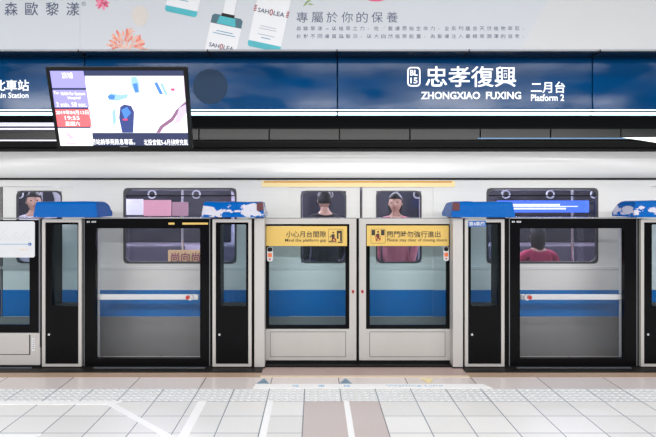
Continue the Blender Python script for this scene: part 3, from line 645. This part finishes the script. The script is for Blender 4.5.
# ------------------------------------------------------------------ blue station signs
YS = 5.22
edges = [-171, 84.6, 337.4, 592.5, 847]
lbs = ['blue sign ending with the words Main Station at the left edge', 'blank blue sign with a dark round disc, behind the hanging screen', 'blue station sign reading Zhongxiao Fuxing Platform 2', 'blank blue sign at the right edge of the row']
signs = []
for i in range(4):
    r = prect(edges[i]+.5, edges[i+1]-.5, 57.2, 109.3, YS)
    t = empty('station_sign', ((r[0]+r[1])/2, YS, r[2]), lbs[i], 'sign', 'blue illuminated signs above the platform edge')
    build('panel_face', box(r[0], r[1], YS, YS+.03, r[2], r[3], bev=.004), M['sign_blue'], t)
    build('housing', box(r[0], r[1], YS+.03, 5.6, r[2]+.05, r[3]-.005), M['dark2'], t)
    signs.append(t)
    l = empty('sign_lamp', ((r[0]+r[1])/2, YS+.02, W(0, 115.3, YS).z), ['light tube under the Main Station sign', 'light tube under the sign with the round disc', 'light tube under the Zhongxiao Fuxing sign', 'light tube under the last blank blue sign'][i], 'lamp', 'light tubes under the blue signs')
    q = prect(edges[i], edges[i+1], 109.4, 110.6, YS); build('upper_tube', box(q[0], q[1], YS, YS+.03, q[2], q[3], bev=.003), M['lamp'], l)
    q = prect(edges[i], edges[i+1], 110.6, 112.0, YS); build('bracket', box(q[0], q[1], YS+.004, YS+.07, q[2], q[3]), M['rubber'], l)
    q = prect(edges[i]+.6, edges[i+1]-.6, 112.0, 115.0, YS); build('lower_tube', box(q[0], q[1], YS+.0, YS+.04, q[2], q[3], bev=.006), M['lamp'], l)
SW = M['sign_white']
text('lettering', '北車站', prect(-6, 29, 79.8, 91, YS), YS, SW, signs[0], bold=.012)
text('lettering', 'Main Station', prect(-7.5, 28.5, 92.6, 98, YS), YS, SW, signs[0], bold=.006)
text('lettering', '忠孝復興', prect(425.5, 516, 66.2, 87, YS), YS, SW, signs[2], bold=.009)
text('lettering', 'ZHONGXIAO', prect(421, 480, 91.8, 99.2, YS), YS, SW, signs[2], bold=.018)
text('lettering', 'FUXING', prect(486, 521, 91.8, 99.2, YS), YS, SW, signs[2], bold=.018)
text('lettering', '二月台', prect(531, 565, 81.6, 93, YS), YS, SW, signs[2], bold=.01)
text('lettering', 'Platform 2', prect(531, 564, 94.4, 101, YS), YS, SW, signs[2], bold=.012)
r = prect(407.3, 420.4, 67, 86.5, YS); w_ = .012
bd = build('station_badge', ring(bmesh.new(), r, (r[0]+w_, r[1]-w_, r[2]+w_, r[3]-w_), .035, .025, YS-.003, YS), SW, signs[2])
text('lettering', 'BL', prect(410, 417.7, 70, 75.6, YS), YS, SW, bd, bold=.02)
text('lettering', '15', prect(410.4, 417.4, 77.6, 83.4, YS), YS, SW, bd, bold=.02)
c = W(210.3, 86.5, YS); build('round_disc', prism(bmesh.new(), disc_pts(c.x, c.z, 17.3*YS/F, 48), YS-.004, YS), mat('dark_disc', (34, 54, 78), .5, 0, .12, 8, spec=.1), signs[1])

# ------------------------------------------------------------------ hanging screen
TL = Vector((-1.834, 3.778, 2.518)); BL_ = Vector((-1.844, 3.96, 1.976)); TW = .96
ctr = (TL+BL_)/2+Vector((TW/2, 0, 0)); vv = (TL-BL_); TH = vv.length; vv.x = 0; vv.normalize(); nn = Vector((0, -vv.z, vv.y)); uu = Vector((1, 0, 0))
def tvp(px, py):
    d = Vector(((px-VX)/F, 1, -(py-VY)/F)); o = Vector((0, 0, H)); s = (ctr-o).dot(nn)/d.dot(nn); p = o+d*s-ctr; return p.x, p.dot(vv)
def tv3(p): return ctr+uu*p.x+vv*p.z-nn*p.y    # p = (u, depth behind the face, v)
def tvbuild(name, bm, m, par):
    for q in bm.verts: q.co = tv3(q.co)
    return build(name, bm, m, par)
tv = empty('hanging_screen', ctr, 'black hanging information screen with a purple and red train time column', 'screen')
tvbuild('bezel', ring(bmesh.new(), (-TW/2, TW/2, -TH/2, TH/2), (-TW/2+.022, TW/2-.022, -TH/2+.024, TH/2-.022), .006, .002, 0, .05), M['blackm'], tv)
tvbuild('back_shell', box(-TW/2+.01, TW/2-.01, .03, .09, -TH/2+.01, TH/2-.01, bev=.01), M['blackm'], tv)
navy = screen('screen_navy', (30, 42, 84)); wht = screen('screen_white', (250, 250, 255), 1.05); pur = screen('screen_purple', (158, 152, 226)); redm = screen('screen_red', (246, 104, 112)); txt = screen('screen_text', (255, 255, 255), 1.1)
sc = tvbuild('display', box(-TW/2+.02, TW/2-.02, .006, .02, -TH/2+.02, TH/2-.02), navy, tv)
def tvpoly(name, pts, m, dep=.004, par=None):
    return tvbuild(name, prism(bmesh.new(), [tvp(*p) for p in pts], dep, dep+.0015), m, par or sc)
tvpoly('picture', [(84.5, 76), (184, 76), (187.6, 133), (91, 133)], wht)
tvpoly('destination_cell', [(49.6, 71), (83, 71), (86, 88), (52, 88)], pur)
tvpoly('arrival_cell', [(52.3, 90), (86.3, 90), (89.2, 107.6), (54.5, 107.6)], pur)
tvpoly('date_cell', [(54.8, 109.3), (89.3, 109.3), (91.6, 126.8), (56.8, 126.8)], redm)
tvpoly('notice_cell', [(57, 128.2), (91.6, 128.2), (93, 146), (59.6, 146)], wht)
def tvtext(s, px0, px1, py0, py1, m=txt, bold=.01):
    a = tvp(px0, py1); b = tvp(px1, py0); text('lettering', s, (a[0], b[0], a[1], b[1]), .003, m, sc, bold=bold, th=.001, to=tv3)
tvtext('頂埔', 62, 72, 72.5, 78.5); tvtext('To', 53.5, 58, 91.5, 94.3); tvtext('NAN Far Eastern', 61, 84.5, 92, 95.3); tvtext('Hospital', 68, 80, 96.4, 100); tvtext('2 min. 58 sec.', 56.5, 86, 102.3, 106.8, bold=.008)
tvtext('2019年04月13日', 56, 88, 110.3, 114.6, bold=.008); tvtext('19:55', 65, 79, 116, 120, bold=.008); tvtext('星期六', 65.5, 79.5, 121.5, 126)
tvtext('北投會館5-6月健康充氣', 144, 187.5, 139.3, 145.3, bold=.008); tvtext('播站前學苑訊息專區。', 91.5, 134.5, 139, 144.8, bold=.008)
lb = screen('screen_pale_blue', (150, 196, 240)); mbl = screen('screen_mid_blue', (70, 130, 214)); dbl = screen('screen_deep_blue', (44, 62, 128)); pk = screen('screen_pink', (240, 214, 236)); mv = screen('screen_mauve', (140, 96, 130)); lv = screen('screen_lilac', (206, 190, 234))
rd = screen('screen_crimson', (214, 60, 110))
tvpoly('image_patch', [(107, 96), (111, 93), (120, 95), (128, 94), (127, 98), (117, 101), (109, 100)], lb, .0032); tvpoly('image_patch', [(107.5, 97), (110, 94.5), (115, 95.5), (114, 99.6), (109, 99.4)], mbl, .0028)
tvpoly('image_patch', [(131, 77), (136, 76.5), (139, 83), (139.5, 93), (135, 93), (131, 85)], lb, .0032); tvpoly('image_patch', [(132.5, 84), (137, 83), (138.6, 92), (135, 92.8)], mbl, .0028)
tvpoly('image_patch', [(120, 107), (124, 104.5), (131, 106), (134, 112), (133, 132.8), (122, 132.8), (119, 118)], dbl, .0032); tvpoly('image_patch', [(121, 110), (127, 107), (131, 113), (125, 120)], mbl, .0028); tvpoly('image_patch', [(122.6, 118.8), (127.6, 118.8), (127.6, 120.6), (122.6, 120.6)], rd, .0024)
tvpoly('image_patch', [(154, 83), (157, 82), (163, 94), (159.5, 94.5)], mbl, .0032); tvpoly('image_patch', [(160, 84), (162.5, 83), (168, 95.5), (165, 95)], lb, .0032); tvpoly('image_patch', [(130, 94), (134, 95), (139, 108), (140, 122), (137, 120), (134, 106)], pk, .0032)
tvpoly('image_patch', [(164, 79), (167, 76.3), (184, 76.3), (185.2, 97), (181, 101), (176, 100), (172, 92), (173, 86), (169.5, 84), (171, 80)], pk, .0032); tvpoly('image_patch', [(170.5, 88.3), (174.5, 88.6), (174, 91), (171, 90.6)], rd, .0028)
tvpoly('image_patch', [(156, 132.8), (160, 126), (171, 118), (176, 110), (185.3, 101.5), (185.8, 105), (178, 113), (173, 121), (163, 128), (160, 132.8)], mv, .0032); tvpoly('image_patch', [(179, 108), (185.6, 104.5), (186.6, 112), (180, 122), (174, 125)], lv, .003)
tvpoly('image_patch', [(112, 112), (115, 108), (116, 122), (113, 126)], lb, .0032)
tvpoly('notice_drawing', [(65, 134), (68, 132), (74, 138), (71, 140)], lv, .0032); tvpoly('notice_drawing', [(66, 142), (76, 143), (76, 145), (66, 145)], lv, .0032)
a = tvp(120, 146.9); b = tvp(128, 146.2); tvbuild('maker_mark', box(a[0], b[0], -.001, 0, a[1], b[1]), M['trim_grey'], tv)
# mount arms run back to the sign housing
bm = bmesh.new()
for x in (-1.62, -1.4): tube(bm, (x, 3.98, 2.26), (x, 5.40, 2.26), .018); tube(bm, (x, 5.40, 2.245), (x, 5.40, 2.468), .018)
bx(bm, -1.68, -1.34, 3.955, 3.99, 2.14, 2.36)
build('mount_arm', bm, M['blackm'], tv)

# ------------------------------------------------------------------ the train
YT = 5.86
tr = empty('train', (0, YT+1.4, -1.1), 'white underground train with a blue stripe standing behind the platform gates', 'train')
zT = lambda py: W(0, py, YT).z
xT = lambda px: W(px, 0, YT).x
zs0, zs1 = zT(316.5), zT(290)         # blue stripe
zw0, zw1 = zT(263), zT(188.5)         # windows
zdr = zT(179.5)
doorc = [-361+362, 361.2, 723]; wins = [(124, 236), (487, 597.5), (-238, -126)]
holes = [(xT(a), xT(b), zw0, zw1) for a, b in wins] + [(xT(c-72), xT(c+72), .02, zT(186.5)) for c in doorc]
def wall_holes(x0, x1, z0, z1, hs, y0, y1):
    xs = sorted({x0, x1, *[h[0] for h in hs], *[h[1] for h in hs]}); zs = sorted({z0, z1, *[h[2] for h in hs], *[h[3] for h in hs]})
    xs = [x for x in xs if x0 <= x <= x1]; zs = [z for z in zs if z0 <= z <= z1]; bm = bmesh.new()
    def solid(i, j):
        if i < 0 or j < 0 or i >= len(xs)-1 or j >= len(zs)-1: return False
        cx, cz = (xs[i]+xs[i+1])/2, (zs[j]+zs[j+1])/2
        return not any(h[0] < cx < h[1] and h[2] < cz < h[3] for h in hs)
    V = {}
    def v(x, y, z):
        k = (round(x, 5), y, round(z, 5))
        if k not in V: V[k] = bm.verts.new((x, y, z))
        return V[k]
    for i in range(len(xs)-1):
        for j in range(len(zs)-1):
            if not solid(i, j): continue
            a, b, c, d = xs[i], xs[i+1], zs[j], zs[j+1]
            bm.faces.new((v(a, y0, c), v(b, y0, c), v(b, y0, d), v(a, y0, d))); bm.faces.new((v(a, y1, c), v(a, y1, d), v(b, y1, d), v(b, y1, c)))
            if not solid(i-1, j): bm.faces.new((v(a, y0, c), v(a, y0, d), v(a, y1, d), v(a, y1, c)))
            if not solid(i+1, j): bm.faces.new((v(b, y0, c), v(b, y1, c), v(b, y1, d), v(b, y0, d)))
            if not solid(i, j-1): bm.faces.new((v(a, y0, c), v(a, y1, c), v(b, y1, c), v(b, y0, c)))
            if not solid(i, j+1): bm.faces.new((v(a, y0, d), v(b, y0, d), v(b, y1, d), v(a, y1, d)))
    return bm
TX0, TX1 = -6.4, 6.4
build('side_wall', wall_holes(TX0, TX1, -1.0, zdr, holes, YT, YT+.05), M['train_grey'], tr)
# upper side: slightly leaning cantrail and rounded roof edge, one long skin
prof = [(YT, zdr), (YT+.002, zT(172)), (YT+.02, zT(158)), (YT+.055, zT(152)), (YT+.10, zT(146)), (YT+.2, zT(137)), (YT+.42, zT(126)), (YT+.9, 2.62), (YT+1.4, 2.66), (YT+1.9, 2.62), (YT+2.4, 2.45), (YT+2.7, 2.1), (YT+2.75, 1.8)]
bm = bmesh.new(); A = [bm.verts.new((TX0, y, z)) for y, z in prof]; B = [bm.verts.new((TX1, y, z)) for y, z in prof]
for j in range(len(prof)-1): bm.faces.new((A[j], B[j], B[j+1], A[j+1]))
ro = build('roof', bm, M['train_white'], tr, smooth=True); md_ = ro.modifiers.new('th', 'SOLIDIFY'); md_.thickness = .02; md_.offset = 0
build('far_side_wall', box(TX0, TX1, YT+2.72, YT+2.77, -1.0, 1.8), mat('train_lining', (160, 152, 168), .5), tr)
build('shaded_skirt', box(TX0, TX1, YT-.002, YT+.001, -1.0, zs0-.002), mat('train_skirt_shaded', (138, 139, 140), .25, .1, .06, 3, stretch=(.05, 1, 6)), tr)  # thin darker panel puts the shade on the lower body into its colour
build('drip_rail', box(TX0, TX1, YT-.018, YT+.01, zT(179.8), zT(178), bev=.003), M['blackm'], tr)
bm = bmesh.new(); zsr = (zs0, zs1)
segs = []; prev = TX0
for h in sorted([h for h in holes if h[2] < .1]):
    if h[0] > prev: segs.append((prev, h[0]))
    prev = max(prev, h[1])
segs.append((prev, TX1))
for a, b in segs:
    build('blue_stripe', box(a, b, YT-.003, YT+.001, zs0, zs1), M['blue_paint'], tr)
    build('waist_rail', box(a, b, YT-.010, YT+.001, zT(269.5), zT(266.2), bev=.003), M['train_white'], tr)
for a, b in wins:
    if b < -30: continue
    o = (xT(a)-.006, xT(b)+.006, zw0-.006, zw1+.006); i = (xT(a)+.014, xT(b)-.014, zw0+.014, zw1-.014)
    f = build('window_frame', ring(bmesh.new(), o, i, .05, .07, YT-.006, YT+.03), M['winframe'], tr)
    build('pane', box(i[0]-.01, i[1]+.01, YT+.012, YT+.02, i[2]-.01, i[3]+.01), M['train_glass'], f)
    zt_ = zT(195.5); build('transom', box(i[0], i[1], YT+.0, YT+.012, zt_-.008, zt_+.004), M['rubber'], f)
# doors
for c in doorc:
    for s in (-1, 1):
        a, b = (c-72, c-.4) if s < 0 else (c+.4, c+72)
        if a > 700 or b < -20: continue
        xa_, xb_ = xT(a), xT(b); m0 = (a+b)/2-1.5*s*-1; h = (xT(m0-22.5), xT(m0+22.5), zw0, zT(191))
        lf = build('door_leaf', wall_holes(xa_, xb_, .03, zT(187), [h], YT+.012, YT+.045), M['train_grey'], tr)
        bm = ring(bmesh.new(), (h[0]-.004, h[1]+.004, h[2]-.004, h[3]+.004), (h[0]+.01, h[1]-.01, h[2]+.01, h[3]-.01), .06, .07, YT+.006, YT+.04)
        fr = build('window_seal', bm, M['winframe'], lf)
        build('pane', box(h[0], h[1], YT+.025, YT+.032, h[2], h[3]), M['train_glass'], lf)
        build('blue_stripe', box(xa_, xb_, YT+.009, YT+.013, zs0, zs1), M['blue_paint'], lf)
        build('waist_rail', box(xa_, xb_, YT+.004, YT+.013, zT(269.2), zT(266.2)), M['train_white'], lf)
        build('edge_rubber', box((xb_-.008) if s < 0 else xa_, xb_ if s < 0 else xa_+.008, YT+.008, YT+.014, .03, zT(187)), M['rubber'], lf)
# lit strip over the middle door
bm = pb(262, 455, 180.9, 186.9, YT-.006, YT+.002); M['cream'] = mat('cream_strip', (250, 226, 168), .35, 0, .05, 3, stretch=(1, 1, .1)); M['amber'] = mat('amber_strip', (222, 160, 62), .4)
ds = build('door_header_strip', bm, M['cream'], tr); build('amber_line', pb(264, 452, 180.9, 182.6, YT-.009, YT-.005), M['amber'], ds)
# interior
build('interior_floor', box(TX0, TX1, YT+.06, YT+2.7, -.04, .02), mat('train_floor', (96, 96, 104), .5), tr)
build('interior_ceiling', box(TX0, TX1, YT+.4, YT+2.5, 2.2, 2.24), mat('train_ceiling', (200, 200, 204), .6), tr)
il = emit('interior_lamp', (240, 242, 255), 30)
for y in (YT+.8, YT+1.9): build('ceiling_lamp', box(-5, 5, y, y+.12, 2.17, 2.2), il, tr)
seat = mat('seat_fabric', (62, 58, 72), .5); seatr = mat('seat_frame', (150, 152, 160), .4)
def bench(x0, x1, near):
    y = YT+.10 if near else YT+2.68; s = 1 if near else -1
    t = build('bench', box(x0, x1, min(y, y+s*.45), max(y, y+s*.45), .36, .44, bev=.02), seat, tr)
    build('backrest', box(x0, x1, min(y, y+s*.06), max(y, y+s*.06), .44, .90, bev=.02), seat, t)
    build('kickboard', box(x0+.03, x1-.03, min(y+s*.1, y+s*.36), max(y+s*.1, y+s*.36), .02, .36), seatr, t)
for a, b in ((100, 262), (460, 622)): bench(xT(a)*.98, xT(b)*.98, True)
for a, b in ((-40, 170), (200, 430), (460, 640)): bench(xT(a)*1.3, xT(b)*1.3, False)
for x in (-3.2, -1.55, .95, 1.5, 3.0):
    bm = bmesh.new(); tube(bm, (x, YT+.62, .02), (x, YT+.62, 2.2), .016); build('grab_pole', bm, M['chrome'], tr)
bm = bmesh.new(); tube(bm, (TX0, YT+.66, 1.86), (TX1, YT+.66, 1.86), .014); build('hand_rail', bm, M['chrome'], tr)
for k in range(16):
    x = -4+k*.52; bm = bmesh.new(); tube(bm, (x, YT+.66, 1.86), (x, YT+.66, 1.72), .006, 6)
    q = disc_pts(x, 1.67, .055, 14); q2 = disc_pts(x, 1.67, .043, 14)
    ring(bm, (x-.05, x+.05, 1.62, 1.72), (x-.036, x+.036, 1.636, 1.706), .045, .032, YT+.654, YT+.666, 4); build('strap_handle', bm, M['white'], tr)
farwin = mat('far_window', (34, 34, 42), .1)
for x0, x1 in ((-5.4, -3.7), (-3.2, -1.3), (-.2, 1.6), (2.4, 4.4)): build('far_window', box(x0, x1, YT+2.69, YT+2.72, .95, 1.75, bev=.01), farwin, tr)
# advert panels and displays seen through the windows
def board(px0, px1, py0, py1, Y, m, name='interior_advert'):
    r = prect(px0, px1, py0, py1, Y); return build(name, prism(bmesh.new(), rrect(*r, .01), Y, Y+.012), m, tr)
ipk = emit('advert_pink', (232, 170, 184), .5); iwh = emit('advert_white', (232, 232, 242), .6); ibl = emit('advert_blue', (92, 96, 190), .5); icr = emit('notice_cream_glow', (240, 206, 150), .35)
YI = YT+.12
board(124, 143, 199, 215, YI, iwh); board(116, 123, 201, 208, YI, ibl); board(143.5, 171, 200, 216, YI, ipk); board(172, 188, 202, 216, YI, emit('advert_rose', (204, 160, 172), .3))
bl_ = emit('display_blue', (70, 110, 226), 1.1); b_ = board(497, 589, 200.5, 212.5, YI, bl_, 'route_display')
bm = bmesh.new()
for x0, x1, y0, y1 in ((500, 560, 204, 205.6), (512, 566, 207.8, 209.4), (498, 578, 206, 206.8)): r = prect(x0, x1, y0, y1, YI-.002); bx(bm, r[0], r[1], YI-.002, YI, r[2], r[3])
build('display_streaks', bm, emit('display_white', (236, 240, 255), 1.1), b_)
ob = board(168, 202, 250, 263, YT+.045, icr, 'window_notice'); pm = mat('notice_magenta', (196, 96, 140), .5)  # notice given its own glow so it is bright behind the glass
text('lettering', '尚向尚', prect(171, 200, 252.5, 261.5, YT+.045), YT+.045, pm, ob, bold=.02, th=.002)

# ------------------------------------------------------------------ passengers
SKIN = mat('skin', (214, 170, 146), .5); HAIR = mat('black_hair', (24, 20, 20), .5, 0, .2, 60, bump=.3)
def skinned(name, verts, edges, m, parent, sub=2):
    me = bpy.data.meshes.new(name); c = parent.location if parent else Vector((0, 0, 0))
    me.from_pydata([Vector(v[:3]) for v in verts], edges, []); me.materials.append(m)
    o = bpy.data.objects.new(name, me); COL.objects.link(o)
    if parent: o.parent = parent
    o.modifiers.new('skin', 'SKIN')
    sv = me.skin_vertices[0].data if me.skin_vertices else None
    if sv is None:
        bpy.context.view_layer.objects.active = o
        bm = bmesh.new(); bm.from_mesh(me); bm.verts.layers.skin.verify(); bm.to_mesh(me); bm.free(); sv = me.skin_vertices[0].data
    for i, v in enumerate(verts): sv[i].radius = (v[3], v[4] if len(v) > 4 else v[3]); sv[i].use_root = (i == 0)
    o.modifiers.new('sub', 'SUBSURF').levels = sub; o.modifiers['sub'].render_levels = sub
    bpy.context.view_layer.update()
    nm = bpy.data.meshes.new_from_object(o.evaluated_get(bpy.context.evaluated_depsgraph_get())); o.modifiers.clear(); o.data = nm
    for p in nm.polygons: p.use_smooth = True
    return o
def person(x, y, facing, height, top, trousers, label, seated=False, long_hair=False, arm_up=False):
    """a passenger; facing is the turn about the vertical axis, 0 looks towards the platform (-y)"""
    k = height/1.72; t = empty('person', (x, y, .02), label, 'person', 'passengers inside the train'); t.rotation_euler.z = facing
    hz = .95*k if not seated else .52
    sh = hz+.47*k; nk = sh+.05*k
    body = [(0, 0, hz, .13*k, .10*k), (0, 0, hz+.18*k, .125*k, .09*k), (0, -.01, hz+.36*k, .15*k, .10*k), (0, 0, sh, .09*k, .07*k), (0, 0, nk+.03*k, .05*k), (0, -.012, nk+.09*k, .052*k)]
    ed = [(0, 1), (1, 2), (2, 3), (3, 4), (4, 5)]
    def add(base, pts):
        p = base
        for q in pts: body.append(q); ed.append((p, len(body)-1)); p = len(body)-1
        return p
    legs, arms = [], []
    for s in (-1, 1):
        if seated: L = [(s*.09*k, -.05, hz-.02, .075*k), (s*.10*k, -.40, hz-.02, .058*k), (s*.10*k, -.42, .12, .038*k), (s*.10*k, -.50, .045, .036*k)]
        else: L = [(s*.09*k, 0, hz-.08*k, .078*k), (s*.095*k, -.015, .50*k, .056*k), (s*.095*k, .01, .10*k, .036*k), (s*.10*k, -.11, .04, .036*k)]
        add(0, L); legs.append(L)
        if arm_up and s > 0: A_ = [(s*.18*k, 0, sh-.02, .048*k), (s*.27*k, -.06, sh+.22*k, .038*k), (s*.2*k, -.1, sh+.42*k, .027*k)]
        else: A_ = [(s*.18*k, 0, sh-.02*k, .048*k), (s*.225*k, .02, sh-.29*k, .037*k), (s*.20*k, -.10 if not seated else -.2, (sh-.50*k) if not seated else hz+.1, .026*k)]
        e = add(3, A_); arms.append(A_)
        wv = Vector(A_[-1][:3]); d = (wv-Vector(A_[-2][:3])).normalized(); p0 = wv+d*.05; body.append((p0.x, p0.y, p0.z, .026*k, .014*k)); ed.append((e, len(body)-1)); hp = len(body)-1
        side = Vector((0, 1, 0)).cross(d).normalized()
        sd = Vector((1, 0, 0)) if abs(d.x) < .6 else Vector((0, 0, 1))
        for f, L_ in ((-1.5, .07), (-.5, .08), (.5, .075), (1.5, .06)):
            a_ = p0+Vector((0, 1, 0))*f*.016+d*.035; b__ = a_+d*L_*.5+sd*(-s)*.008; c_ = b__+d*L_*.45+sd*(-s)*.02
            pv = hp
            for q in (a_, b__, c_): body.append((q.x, q.y, q.z, .0085)); ed.append((pv, len(body)-1)); pv = len(body)-1
        th_ = wv+d*.03+Vector((0, -1, 0))*.035; t2 = th_+d*.03+Vector((0, -1, 0))*.01
        body.append((th_.x, th_.y, th_.z, .010)); ed.append((e, len(body)-1)); body.append((t2.x, t2.y, t2.z, .009)); ed.append((len(body)-2, len(body)-1))
    bo = skinned('body', body, ed, SKIN, t)
    # head joined into the same mesh
    hc = Vector((0, -.025*k, nk+.155*k)); bm = bmesh.new(); bm.from_mesh(bo.data)
    hb = bmesh.new(); bmesh.ops.create_uvsphere(hb, u_segments=24, v_segments=18, radius=1)
    for v in hb.verts:
        q = v.co.copy(); jaw = max(0, -q.z); q.x *= .077*(1-.3*jaw); q.y *= .096*(1-.12*jaw); q.z *= .118
        if q.y < 0:
            r2 = math.exp(-((q.x/.014)**2+((q.z+.012)/.026)**2)); q.y -= .020*r2                      # nose
            for sx in (-1, 1): q.y += .009*math.exp(-(((q.x-sx*.03)/.016)**2+((q.z-.010)/.014)**2))       # eye sockets
            q.y -= .006*math.exp(-((q.x/.022)**2+((q.z+.052)/.010)**2)); q.y -= .006*math.exp(-((q.x/.025)**2+((q.z+.095)/.02)**2))
        v.co = hc+q*k
    for sx in (-1, 1): ball(hb, hc+Vector((sx*.079, .008, -.005))*k, .024*k, (.35, .7, 1.15), 10, 8)
    me = bpy.data.meshes.new('h'); hb.to_mesh(me); hb.free(); bm.from_mesh(me); bm.to_mesh(bo.data); bm.free()
    for p in bo.data.polygons: p.use_smooth = True
    def kid(name, bm, m):
        me = bpy.data.meshes.new(name); bm.to_mesh(me); bm.free(); me.materials.append(m)
        for p in me.polygons: p.use_smooth = True
        o = bpy.data.objects.new(name, me); COL.objects.link(o); o.parent = t; return o
    hb = bmesh.new(); bmesh.ops.create_uvsphere(hb, u_segments=24, v_segments=16, radius=1)
    for v in list(hb.verts):
        q = v.co.copy(); q.x *= .087; q.y *= .106; q.z *= .124
        if q.y < -.02 and q.z < .045: q.y *= .55; q.z = max(q.z, -.01) if not long_hair else q.z; q.y = max(q.y, -.02)
        if q.z < -.05 and not long_hair: q.z = -.05
        if long_hair and q.z < 0: q.z *= 2.0; q.y = max(q.y, .0)
        v.co = hc+Vector((0, .008, .008))*k+q*k
    kid('hair', hb, HAIR)
    eb = bmesh.new()
    for sx in (-1, 1): ball(eb, hc+Vector((sx*.03, -.083, .010))*k, .010*k, (1.3, .6, .7), 10, 8)
    kid('eyes', eb, M['ink']); eb = bmesh.new(); ball(eb, hc+Vector((0, -.093, -.052))*k, .02*k, (1, .3, .28), 12, 8); kid('lips', eb, mat('lips', (176, 96, 92), .5))
    g = .014
    sv_ = [(0, 0, hz+.0, .145*k, .115*k)]+[(b[0], b[1], b[2], b[3]+g, (b[4] if len(b) > 4 else b[3])+g) for b in body[1:4]]; sv_ = [(q[0], q[1], q[2], q[3]+.03, q[4]+.03) for q in sv_]; sv_.insert(0, (0, 0, hz-.1*k, .18*k, .15*k)); se = [(0, 1), (1, 2), (2, 3), (3, 4)]; sv_[4] = (0, 0, sh, .115*k, .09*k); sv_.append((0, 0, nk+.012, .066*k, .062*k)); se.append((4, 5))
    for A_ in arms:
        p = 4
        for q in A_: sv_.append((q[0], q[1], q[2], q[3]+g)); se.append((p, len(sv_)-1)); p = len(sv_)-1
    skinned('shirt', sv_, se, top, t)
    tv_ = [(0, 0, hz+.05*k, .135*k, .112*k)]; te = []
    for L in legs:
        p = 0
        for q in L[:3]: tv_.append((q[0], q[1], q[2], q[3]+g)); te.append((p, len(tv_)-1)); p = len(tv_)-1
    skinned('trousers', tv_, te, trousers, t)
    sb = bmesh.new()
    for L in legs: q = L[-1]; ball(sb, (q[0], q[1]+.02, .04), .05, (.95, 2.5, .8), 14, 8)
    kid('shoes', sb, M['blackm']); return t
jn = mat('dark_denim', (40, 46, 66), .8); blk = mat('black_cloth', (34, 32, 38), .8)
person(xT(325)*1.06, YT+.40, math.pi+.3, 1.68, blk, jn, 'standing passenger in black behind the left window of the middle train door')
person(xT(397)*1.06, YT+.45, -.3, 1.64, mat('pink_cloth', (206, 120, 132), .8), blk, 'standing passenger in pink behind the right window of the middle train door', long_hair=True)
person(xT(28)*1.05, YT+.42, .5, 1.66, mat('white_cloth', (226, 226, 236), .8), jn, 'standing passenger in white seen above the route map', arm_up=True)
p = person(xT(545)*1.03, YT+.36, math.pi, 1.70, mat('red_cloth', (176, 44, 84), .8), blk, 'seated passenger in red with their back to the window behind the right emergency door', seated=True, long_hair=True)
